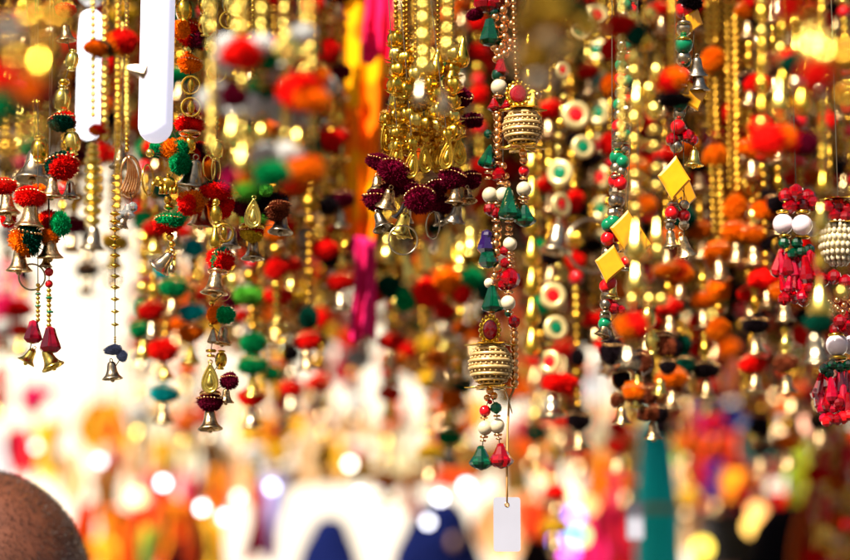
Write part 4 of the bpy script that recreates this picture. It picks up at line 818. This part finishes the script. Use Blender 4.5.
# ================================================================== lamps
lampm = mat('lamp_glow', (.93, .93, 1.0), .3, emit=1.0); lampm2 = mat('lamp_glow_soft', (.84, .83, 1.0), .3, emit=.28)
capm = mat('lamp_socket', (.6, .6, .58), .4)
def lamp(px, y0, y1, w, Y, label, lampm):
    a = W(px, y0, Y); b_ = W(px, y1, Y); r = w / 2 * K(Y); t = thing('tube_lamp', label, 'lamp', (b_.x, Y, a.z + .06), 'white tube lamps')
    L = a.z - b_.z; b = MB(); pr = [(.001, -L)] + [(r * math.sin(R(k)), -L + r * (1 - math.cos(R(k)))) for k in (20, 40, 60, 80)] + [(r, -L + r), (r, -r)] + [(r * math.cos(R(k)), -r + r * math.sin(R(k))) for k in (20, 40, 60, 85)]
    b.lathe(pr, 24); part('glass_tube', b.mesh('glass_tube', [lampm]), t, (0, 0, -.06))
    b = MB(); b.lathe([(r * .5, .055), (r * 1.05, .05), (r * 1.05, .004), (r * .6, .0)], 20); part('socket', b.mesh('socket', [capm]), t, (0, 0, -.055))
    top = W(px, -46, Y).z; b = MB(); b.tube([(0, 0, 0), (0, 0, max(.05, top - a.z - .06))], .002, 6); part('cable', b.mesh('cable', [capm]), t)
lamp(88, 10, 140, 25, 1.72, 'shorter glowing white tube lamp, partly behind gold strands', lampm)
lamp(155, -60, 143, 35, 1.45, 'longer glowing white tube lamp with rounded end left of the ringed beads', lampm2)

# glowing balls added to draw glints; only the purple cluster are bulbs
def bulb(px, py, Y, col, st, r, label, grp):
    key = 'bulb_%s' % '_'.join('%02d' % int(c * 99) for c in col) + '_%d' % st
    m = mat(key, col, .3, emit=st)
    p = W(px, py, Y); t = thing('glint_or_bulb', label, 'light bulb', (p.x, Y, p.z), grp)
    b = MB(); b.ball(r=r, n=14, h=9); part('glow_ball', b.mesh('glow_ball', [m]), t)
    b = MB(); b.lathe([(r * .45, r * .8), (r * .5, r * 1.6), (r * .3, r * 1.9)], 10); part('socket', b.mesh('socket', [capm]), t)
    b = MB(); b.tube([(0, 0, r * 1.8), (0, 0, 4.3 - p.z)], .0012, 5); part('wire', b.mesh('wire', [darkcord]), t)
WW = (1, .86, .66); CW = (.93, .92, 1.0); OR_ = (1, .42, .16); 
BL = [(225, 517, CW, 'added white glint ball just left of the white street glow'), (137, 498, (1, .55, .25), 'added peach glint ball over the orange dresses'), (100, 461, CW, 'added white glint ball beside the yellow cloth'), (36, 447, (1, .75, .7), 'added pinkish glint ball over the bald head'), (163, 483, CW, 'added white glint ball on the scarlet dress'),
      (238, 497, (.9, 1, .85), 'added greenish white glint ball above the white street glow'), (272, 487, (.6, .62, 1), 'added lavender glint ball by the lavender cloth'), (428, 522, CW, 'added white glint ball on the dark blue figure'), (440, 498, CW, 'added white glint ball above the dark blue figure'), (466, 486, CW, 'added white glint ball left of the blank price tag'), (380, 488, CW, 'added white glint ball on the olive band edge'), (360, 494, CW, 'added white glint ball left of the olive band edge'),
      (202, 508, (1, .85, .85), 'added rosy glint ball near the magenta cloth'), (350, 464, WW, 'added cream glint ball below the olive band'), (545, 474, OR_, 'added orange glint ball right of the tag thread'), (588, 506, (1, .35, .12), 'added orange glint ball above the purple ones'), (574, 517, (.45, .25, 1), 'lit purple bulb, upper of the purple pair'), (560, 541, (.30, .25, 1), 'lit blue violet bulb, lower of the purple pair'), (569, 552, (1, .15, .9), 'lit magenta bulb at the bottom by the purple pair'), (580, 536, (.1, .8, .3), 'lit green bulb beside the purple pair'),
      (572, 494, (1, .6, .3), 'added amber glint ball over the purple pair'), (785, 435, (1, .62, .30), 'added amber glint ball, left of the pair under the tassel'), (798, 425, (1, .45, .28), 'added coral glint ball, right of the pair under the tassel'), (702, 548, (1, .72, .08), 'added yellow glint ball right of the teal post'), (757, 512, (.8, .35, .1), 'added dim amber glint ball above the dark figure'), (753, 527, (.9, .5, .1), 'added dim yellow glint ball on the dark figure'), (776, 548, (.5, .3, .05), 'added dull glint ball low on the dark figure'),
      (820, 432, WW, 'added warm glint ball, top left of the edge strands'), (838, 440, (1, .7, .5), 'added warm glint ball, top right of the edge strands'), (828, 452, (1, .6, .4), 'added coral glint ball on the edge strands'), (815, 473, WW, 'added warm glint ball beside the lime cloth top'), (844, 492, WW, 'added warm glint ball upper right on the edge strands'), (812, 490, (1, .6, .5), 'added rosy glint ball beside the lime cloth'), (828, 490, (1, .6, .35), 'added orange glint ball amid the edge strands'), (818, 516, WW, 'added warm glint ball under the lime cloth'), (838, 514, (1, .7, .4), 'added amber glint ball low on the edge strands'), (804, 532, (1, .6, .5), 'added rosy glint ball low beside the dark figure'), (824, 535, (1, .65, .6), 'added pink glint ball low on the edge strands'), (846, 538, WW, 'added warm glint ball low at the edge'), (818, 556, (1, .7, .4), 'added amber glint ball at the bottom edge'), (360, 338, (.8, .9, 1), 'added small white glint ball at the pink scarf tip'), (345, 310, (1, .8, .9), 'added small rosy glint ball left of the pink scarf'), (276, 345, (.9, 1, .8), 'added small pale glint ball below the white pompoms')]
for px, py, c, lab in BL:
    sat = min(c) < .5 * max(c); bulb(px, py, 4.25 if px > 600 else 4.9, c, 2 if sat else random.choice((3, 5, 7)), .021 if sat else .0085, lab, 'lit bulbs strung across the lane')

# small blank white tag far behind
p = W(635, 521, 2.3); t = thing('swing_tag', 'soft blank white swing tag beside the teal post', 'tag', (p.x, 2.3, p.z + .02)); kk = K(2.3, 521)
b = MB(); b.box((-8 * kk, -.0006, -.02 - 18 * kk), (8 * kk, .0006, -.02 + 18 * kk)); part('card', b.mesh('card', [tagm]), t)
b = MB(); b.tube([(0, 0, -.02 + 17 * kk), (0, 0, W(635, -46, 2.3).z - p.z - .02)], .0007, 5); part('thread', b.mesh('thread', [cordm]), t)
RAIL.setdefault(2.3, []).append((p.x, 2.3, W(635, -46, 2.3).z))

# ================================================================== teal post
Yp = 3.9; a = W(656, 432, Yp); r = 21 * K(Yp, 480)
t = thing('teal_post', 'round teal painted post with an olive band, standing in the lane', 'post', (W(657, 500, Yp).x, Yp, 0))
tealp = mat('teal_paint', (.0, .60, .58), .6, spec=.2, var=.15, scale=6)
b = MB(); b.lathe([(r * 1.25, 0), (r * 1.2, .5), (r * 1.08, W(656, 518, Yp).z), (r * 1.05, W(656, 505, Yp).z), (r * .72, a.z)], 24); part('shaft', b.mesh('shaft', [tealp]), t)
b = MB(); z1, z2 = W(656, 513, Yp).z, W(656, 505, Yp).z; b.lathe([(r * 1.0, z1), (r * 1.13, z1 + .002), (r * 1.13, z2 - .002), (r * 1.0, z2)], 24); part('band', b.mesh('band', [mat('band_paint', (.30, .30, .16), .6)]), t)
b = MB(); b.ball((0, 0, a.z), r * .9, (1, 1, .5), 16, 8); part('finial', b.mesh('finial', [tealp]), t)

# ================================================================== people
skin1 = mat('skin_bald', (.115, .034, .015), .5, var=.15, scale=60, coat=.10, bump=.03)
def head_mesh(hw, hd, hh):
    """head centred at eye height, facing -Y; x half width, y half depth, z crown height"""
    b = MB(); n, h = 40, 30; V = []; Fc = []
    for j in range(h + 1):
        t = math.pi * j / h; z = math.cos(t); q = max(math.sin(t), .02)
        for i in range(n):
            a = 2 * math.pi * i / n; x = q * math.cos(a) * hw; y = q * math.sin(a) * hd; zz = z * (hh if z > 0 else hh * 1.12)
            if z < 0: k = 1 - .30 * (-z) ** 1.5; x *= k; y = y * (1 - .12 * -z) - (.012 * -z if y < 0 else -.004)
            if y > 0 and z > -.5: y *= 1.08
            f = max(0, -math.sin(a)); c_ = math.cos(a)
            y -= .024 * math.exp(-((x / .012) ** 2)) * math.exp(-((zz + .028) / .016) ** 2) * (f > .5)      # nose
            y -= .010 * math.exp(-((x / .010) ** 2)) * math.exp(-((zz + .010) / .018) ** 2) * (f > .5)
            for sx in (-1, 1): y += .010 * math.exp(-(((x - sx * .032) / .014) ** 2)) * math.exp(-((zz) / .010) ** 2) * (f > .4)   # eye sockets
            y -= .005 * math.exp(-((zz - .022) / .008) ** 2) * f; y -= .006 * math.exp(-((x / .022) ** 2)) * (math.exp(-((zz + .062) / .005) ** 2) + math.exp(-((zz + .073) / .006) ** 2)) * (f > .5)
            y -= .008 * math.exp(-((x / .02) ** 2)) * math.exp(-((zz + .10) / .014) ** 2) * (f > .3)
            V.append((x, y, zz))
    for j in range(h):
        for i in range(n):
            a, c = j * n + i, j * n + (i + 1) % n; Fc.append((a, a + n, c + n, c))
    Fc.append(tuple(range(n))); Fc.append(tuple(reversed(range(h * n, h * n + n)))); b.add(V, Fc)
    for sx in (-1, 1):   # ears
        b.tube([(sx * (hw * .97 + .012 * math.sin(k * .63)), .012 + .016 * math.cos(k * .63 + .6), -.012 + .030 * math.sin(k * .63 + .6)) for k in range(10)], .0055, 6, closed=True)
        b.ball((sx * (hw * .99), .008, -.012), .016, (.45, .9, 1.5), 10, 8)
    return b
def body_skin(H, pose):
    """one continuous body grown over a skeleton; H is the standing height"""
    J = dict(pel=(0, 0, .53), bel=(0, -.01, .60), che=(0, 0, .70), nec0=(0, .01, .80), nec=(0, .005, .845), jaw=(0, -.005, .89))
    rad = dict(pel=.088, bel=.078, che=.088, nec0=.052, nec=.034, jaw=.032)
    E_ = [('pel', 'bel'), ('bel', 'che'), ('che', 'nec0'), ('nec0', 'nec'), ('nec', 'jaw')]
    for s_, k in ((-1, 'l'), (1, 'r')):
        for nm, p, r_ in (('sh', (s_ * .105, .005, .795), .040), ('el', (s_ * (.125 + .01), .02, .625), .024), ('wr', (s_ * .145, -.03, .485), .016), ('pa', (s_ * .147, -.04, .45), .020),
                          ('hip', (s_ * .05, 0, .49), .058), ('kn', (s_ * .055, -.01, .28), .034), ('an', (s_ * .058, .012, .045), .021), ('to', (s_ * .064, -.075, .016), .018)):
            J[nm + k] = p; rad[nm + k] = r_
        E_ += [('che', 'sh' + k), ('sh' + k, 'el' + k), ('el' + k, 'wr' + k), ('wr' + k, 'pa' + k), ('pel', 'hip' + k), ('hip' + k, 'kn' + k), ('kn' + k, 'an' + k), ('an' + k, 'to' + k)]
        px_, py_, pz = J['pa' + k]
        for fi in range(4):
            dx = 0; dy = -.018 + fi * .0115; L = (.036, .042, .040, .031)[fi]
            a = 'f%d%sa' % (fi, k); c = 'f%d%sb' % (fi, k); d = 'f%d%sc' % (fi, k)
            J[a] = (px_, py_ + dy, pz - .016); J[c] = (px_ - s_ * .004, py_ + dy * 1.05, pz - .016 - L * .5); J[d] = (px_ - s_ * .013, py_ + dy * 1.05, pz - .016 - L * .92)
            for q in (a, c, d): rad[q] = .0052
            E_ += [('pa' + k, a), (a, c), (c, d)]
        J['t1' + k] = (px_ - s_ * .006, py_ - .026, pz + .004); J['t2' + k] = (px_ - s_ * .012, py_ - .036, pz - .018); rad['t1' + k] = .0065; rad['t2' + k] = .0055; E_ += [('pa' + k, 't1' + k), ('t1' + k, 't2' + k)]
    names = list(J); me = bpy.data.meshes.new('body'); me.from_pydata([tuple(c * H for c in J[k]) for k in names], [(names.index(a), names.index(c)) for a, c in E_], [])
    o = bpy.data.objects.new('tmp', me); COL.objects.link(o); sk = o.modifiers.new('s', 'SKIN'); sk.use_smooth_shade = True
    for k, v in zip(names, me.skin_vertices[0].data): v.radius = (rad[k] * H * (1.25 if k in ('che', 'bel', 'pel', 'nec0') else 1), rad[k] * H * (.8 if k in ('che', 'bel', 'pel') else 1))
    me.skin_vertices[0].data[0].use_root = True
    su = o.modifiers.new('u', 'SUBSURF'); su.levels = 1; return o
def bake(o, extra=None):
    dg = bpy.context.evaluated_depsgraph_get(); me = bpy.data.meshes.new_from_object(o.evaluated_get(dg)); bpy.data.objects.remove(o); return me
def person(label, x, Y, crown, skin, top_m, leg_m, hair=None, scarf=None, turn=0.0, hw=.078, hd=.096, stubble=False):
    H = crown; hh = .108
    t = thing('person', label, 'person', (x, Y, 0)); t.rotation_euler = (0, 0, turn)
    ob = body_skin(H, None); hb = head_mesh(hw, hd, hh); hm = hb.mesh('hd', []); ho = bpy.data.objects.new('tmph', hm); COL.objects.link(ho); ho.location = (0, -.012, crown - hh)
    bpy.context.view_layer.update()
    bm_body = bake(ob)
    # join the head onto the body as one surface
    import bmesh
    bm = bmesh.new(); bm.from_mesh(bm_body); k = len(bm.verts); hm.transform(Matrix.Translation((0, -.012, crown - hh))); bm.from_mesh(hm); bpy.data.objects.remove(ho)
    me = bpy.data.meshes.new('person_body'); bm.to_mesh(me); bm.free()
    o = bpy.data.objects.new('t', me); COL.objects.link(o); rm = o.modifiers.new('r', 'REMESH'); rm.mode = 'VOXEL'; rm.voxel_size = .0055; rm.use_smooth_shade = True
    bpy.context.view_layer.update(); me = bake(o); me.materials.clear(); me.materials.append(skin); part('body', me, t)
    # clothes: lathe-like shells that follow the torso, sleeves and trousers
    def shell(name, rings, m):
        b = MB(); n = 28; V = []; Fc = []
        for (cx, cy, cz, rx, ry) in rings:
            for i in range(n):
                a = 2 * math.pi * i / n; V.append((cx * H + rx * H * math.cos(a) * (1 + .02 * math.sin(5 * a + cz * 40)), cy * H + ry * H * math.sin(a), cz * H))
        for j in range(len(rings) - 1):
            for i in range(n): a, c = j * n + i, j * n + (i + 1) % n; Fc.append((a, a + n, c + n, c))
        b.add(V, Fc); return b
    b = shell('shirt', [(0, .006, .842, .040, .042), (0, .006, .828, .062, .050), (0, .006, .812, .108, .060), (0, .004, .79, .138, .070), (0, .002, .75, .132, .080), (0, 0, .68, .122, .084), (0, -.004, .60, .114, .082), (0, 0, .53, .122, .088), (0, 0, .47, .128, .092)], top_m)
    for s_ in (-1, 1): b.tube([tuple(c * H for c in q) for q in ((s_ * .09, .004, .80), (s_ * .115, .008, .775), (s_ * .135, .018, .70), (s_ * .142, .02, .62))], [.045 * H, .046 * H, .040 * H, .036 * H], 14)
    part('shirt', b.mesh('shirt', [top_m]), t)
    b = MB()
    for s_ in (-1, 1): b.tube([tuple(c * H for c in q) for q in ((s_ * .05, 0, .54), (s_ * .054, 0, .45), (s_ * .058, -.01, .28), (s_ * .06, .01, .05))], [.075 * H, .07 * H, .05 * H, .040 * H], 16)
    part('trousers', b.mesh('trousers', [leg_m]), t)
    b = MB()
    for s_ in (-1, 1): b.ball((s_ * .062 * H, -.03 * H, .022 * H), .05 * H, (.62, 1.35, .48), 14, 8)
    part('shoe', b.mesh('shoe', [mat('leather', (.03, .02, .015), .4)]), t)
    if hair is not None:
        b = MB(); b.ball((0, .008, crown - hh + .018), 1, (hw * 1.12, hd * 1.08, hh * .92), 24, 16); b.v = [(x_, y_ if not (y_ < -.05 and z_ < crown - .055) else y_ * .3, z_) for x_, y_, z_ in b.v]
        part('hair', b.mesh('hair', [hair]), t)
    if stubble:
        b = MB(); rr = random.Random(3)
        for i in range(9000):
            a = rr.uniform(0, 2 * math.pi); z_ = rr.uniform(-.15, 1); q = math.sqrt(max(0, 1 - z_ * z_)); y_ = math.sin(a) * q * hd
            if y_ < -.055 and z_ < .72: continue
            if y_ > 0: y_ *= 1.08
            p = Vector((math.cos(a) * q * hw, y_, z_ * hh if z_ > 0 else z_ * hh * 1.12)); nrm = Vector((p.x / hw ** 2, p.y / hd ** 2, p.z / hh ** 2)).normalized()
            tn = nrm.cross(Vector((rr.uniform(-1, 1), rr.uniform(-1, 1), .3))).normalized() * .00035; p = p * 1.0 + Vector((0, -.012, crown - hh)) - nrm * .0005
            tip = p + nrm * rr.uniform(.0022, .0036) + tn * rr.uniform(-5, 5); u_ = nrm.cross(tn)
            b.add([p + tn, p - tn * .5 + u_, p - tn * .5 - u_, tip], [(0, 1, 3), (1, 2, 3), (2, 0, 3)], 0, False)
        part('hair', b.mesh('hair', [mat('stubble', (.035, .018, .012), .6)]), t)
    if scarf is not None:
        b = shell('headscarf', [(0, .004, (crown + .014) / H, .004, .004), (0, .004, (crown + .008) / H, .028, .034), (0, .006, (crown - .03) / H, .044, .060), (0, .008, (crown - .09) / H, .056, .070), (0, .012, (crown - .15) / H, .074, .070), (.004, .012, .860, .098, .068), (0, .010, .82, .135, .078), (0, .01, .76, .150, .09), (0, .01, .66, .155, .098), (0, .01, .56, .15, .10)], scarf)
        part('headscarf', b.mesh('headscarf', [scarf]), t)
    return t
hairb = mat('hair_black', (.005, .004, .004), .6, var=.3, scale=30)
denim = mat('denim', (.03, .05, .12), .8); khaki = mat('khaki', (.3, .24, .15), .8); whites = mat('shirt_white', (.7, .68, .6), .8)
# bald man: crown at (0, 470), right edge at x=87 for y=560
hc = W(-14, 470, 1.78)
person('bald person with brown skin, back of the shaved head turned away, among the hangings', hc.x, 1.78, hc.z, skin1, whites, khaki, turn=R(200), hw=.096, hd=.104, stubble=True)
c = W(440, 503, 6.6); person('person in a dark blue headscarf under the white glow', c.x, 6.6, c.z, mat('skin_b', (.3, .15, .09), .5), mat('navy_wear', (.002, .005, .05), .9, spec=.1), denim, scarf=mat('navy_scarf', (.0015, .005, .05), .9, spec=.1), turn=.4)
c = W(331, 518, 11); person('small person in a dark navy headscarf, farther off in the white glow', c.x, 11, c.z, mat('skin_b', (.3, .15, .09), .5), C('bluewear', (.01, .04, .30)), denim, scarf=mat('navy_scarf', (.0015, .005, .05), .9, spec=.1), turn=2.8)
c = W(735, 496, 4.6); person('black haired person in black under the wide scarlet cloth', c.x, 4.6, c.z, mat('skin_b', (.3, .15, .09), .5), blk_c, blk_c, hair=hairb, turn=3.0)
c = W(796, 512, 4.2); person('person in black headscarf under the narrow lime cloth', c.x, 4.2, c.z, mat('skin_b', (.3, .15, .09), .5), blk_c, blk_c, scarf=mat('black_scarf', (.004, .003, .005), .9, spec=.05), turn=2.6)

# ================================================================== rails and frame of the stall
for ri, (Y, pts) in enumerate(sorted(RAIL.items())):
    z = max(p[2] for p in pts); x0 = -3.1; x1 = 3.1
    zz = sum(p[2] for p in pts) / len(pts)
    b = MB(); rr_ = .011; b.tube([(x0, 0, .004), (x0 / 2, 0, 0), (0, 0, -.001), (x1 / 2, 0, 0), (x1, 0, .004)], rr_, 10); b.v = [v for v in b.v]
    o = part('hanging_rail', b.mesh('hanging_rail', [wood]), None, (0, Y, z + .012))
    tag(o, 'wooden pole carrying hanging strings, %s back from the viewer' % ORD[ri], 'rail', 'poles the strings hang from')
gm = MB(); 
# ================================================================== ground, lane, added pale hall
groundm = C('ground', (.09, .075, .06), (.06, .05, .04), 1.5)
b = MB(); b.add([(-200, -200, 0), (200, -200, 0), (200, 300, 0), (-200, 300, 0)], [(0, 1, 2, 3)], 0, False); tag(part('ground', b.mesh('ground', [groundm])), None, None, kind='structure')
b = MB(); b.add([(-60, 4.2, .004), (60, 4.2, .004), (60, 14, .004), (-60, 14, .004)], [(0, 1, 2, 3)], 0, False); tag(part('path', b.mesh('path', [C('paving', (.42, .38, .32), (.36, .32, .27), 3)])), None, None, kind='structure')
wallm = C('plaster', (.80, .74, .62), (.76, .70, .58), .8); trimm = mat('hall_trim', (.8, .78, .74), .6); glassm = mat('hall_glass', (.06, .08, .10), .08)
t = thing('white_fill_hall', 'pale hall added to fill the bright white across the lane, mostly hidden by goods', 'building', (0, 16, 0))  # sunlit wall added so gaps behind the goods go white like blown sky
b = MB(); b.box((-9, 0, 0), (12, 6, 7.0)); part('wall', b.mesh('wall', [wallm]), t)
b = MB(); b.box((-9.2, -.3, 7.002), (12.2, 6.2, 7.2)); part('roof_slab', b.mesh('roof_slab', [trimm]), t)
for x in range(-8, 12, 2):
    f = MB(); f.box((x, -.05, 5.0), (x + .9, -.003, 6.3)); fo = part('window', f.mesh('window', [trimm]), t)
    g = MB(); g.box((x + .08, -.07, 5.08), (x + .82, -.052, 6.22)); part('pane', g.mesh('pane', [glassm]), fo)
# clothes lines that carry the cloths across the lane
frame_m = mat('frame_steel', (.45, .45, .47), .4, .8)

# awning added out of view to shade the back strings
b = MB(); n = 24; V = []
for k in (0, .006):
    for j in range(7):
        for i in range(n + 1): x = -3.2 + 6.4 * i / n; y = 2.08 + 1.42 * j / 6; V.append((x, y, 2.78 + .18 * j / 6 + .02 * math.sin(x * 6) + .03 * math.sin(j) + k))
m_ = (n + 1) * 7; Fc = []
for j in range(6):
    for i in range(n): a = j * (n + 1) + i; Fc += [(a, a + n + 1, a + n + 2, a + 1), (a + m_, a + 1 + m_, a + n + 2 + m_, a + n + 1 + m_)]
b.add(V, Fc); t = thing('shade_awning', 'brown canvas awning added out of view to shade the back strings', 'shade_awning', (0, 0, 0)); part('canvas', b.mesh('canvas', [C('canvas', (.12, .07, .035), (.09, .05, .03), 3)]), t)
for x in (-3.1, 3.1):
    for y in (.6, 3.45):
        b = MB(); b.tube([(x, y, 0), (x, y, 2.95 if y > 2 else 2.7)], .03, 10); part('pole', b.mesh('pole', [wood]), t)
    b = MB(); b.tube([(x, .5, 2.66), (x, 3.5, 2.93)], .025, 10); part('beam', b.mesh('beam', [wood]), t)

for Y in sorted(LINES | {4.2, 4.9}):
    b = MB(); b.tube([(-4, 0, 4.31), (0, 0, 4.30), (4, 0, 4.31)], .004, 6)
    tag(part('clothes_line', b.mesh('clothes_line', [darkcord]), None, (0, Y, 0)), 'dark line stretched high across the lane, above the picture', 'clothes line', 'lines stretched over the lane')
t = thing('line_frame', 'tall timber frame holding the lines over the lane, beyond the picture', 'frame', (0, 4, 0))
for x in (-4, 4):
    b = MB(); b.tube([(x, -.2, 4.33), (x, 4.2, 4.33)], .03, 8); part('beam', b.mesh('beam', [wood]), t)
    for y in (-.2, 4.2): b = MB(); b.tube([(x, y, 0), (x, y, 4.36)], .04, 8); part('pole', b.mesh('pole', [wood]), t)

# ================================================================== light
SUN_EL, SUN_AZ = R(47), R(218)     # azimuth measured from +Y clockwise: behind the camera, to the left
w = bpy.data.worlds.new('World'); sc.world = w; w.use_nodes = True; N = w.node_tree.nodes; L = w.node_tree.links
bg = N['Background']; sky = N.new('ShaderNodeTexSky'); sky.sky_type = 'NISHITA'; sky.sun_disc = False
sky.sun_elevation = SUN_EL; sky.sun_rotation = SUN_AZ; sky.dust_density = 4; sky.air_density = 1.0; sky.ozone_density = 1
L.new(sky.outputs[0], bg.inputs[0]); bg.inputs[1].default_value = .05
sd = bpy.data.lights.new('sun', 'SUN'); sd.energy = 5.0; sd.angle = R(.53); sd.color = (1, .93, .82); so = bpy.data.objects.new('sun', sd); COL.objects.link(so)
d = Vector((math.sin(SUN_AZ) * math.cos(SUN_EL), math.cos(SUN_AZ) * math.cos(SUN_EL), math.sin(SUN_EL)))
so.rotation_euler = d.to_track_quat('Z', 'Y').to_euler(); so.location = d * 30
vs = sc.view_settings; vs.view_transform = 'Standard'; vs.look = 'None'; vs.gamma = 1; vs.use_curve_mapping = False; vs.exposure = 1.15
sc.display_settings.display_device = 'sRGB'
cy = sc.cycles; cy.max_bounces = 8; cy.diffuse_bounces = 2; cy.glossy_bounces = 4; cy.transmission_bounces = 6; cy.caustics_reflective = False; cy.caustics_refractive = False; cy.use_denoising = True
cy.sample_clamp_indirect = 6
for L_ in (cam,): pass
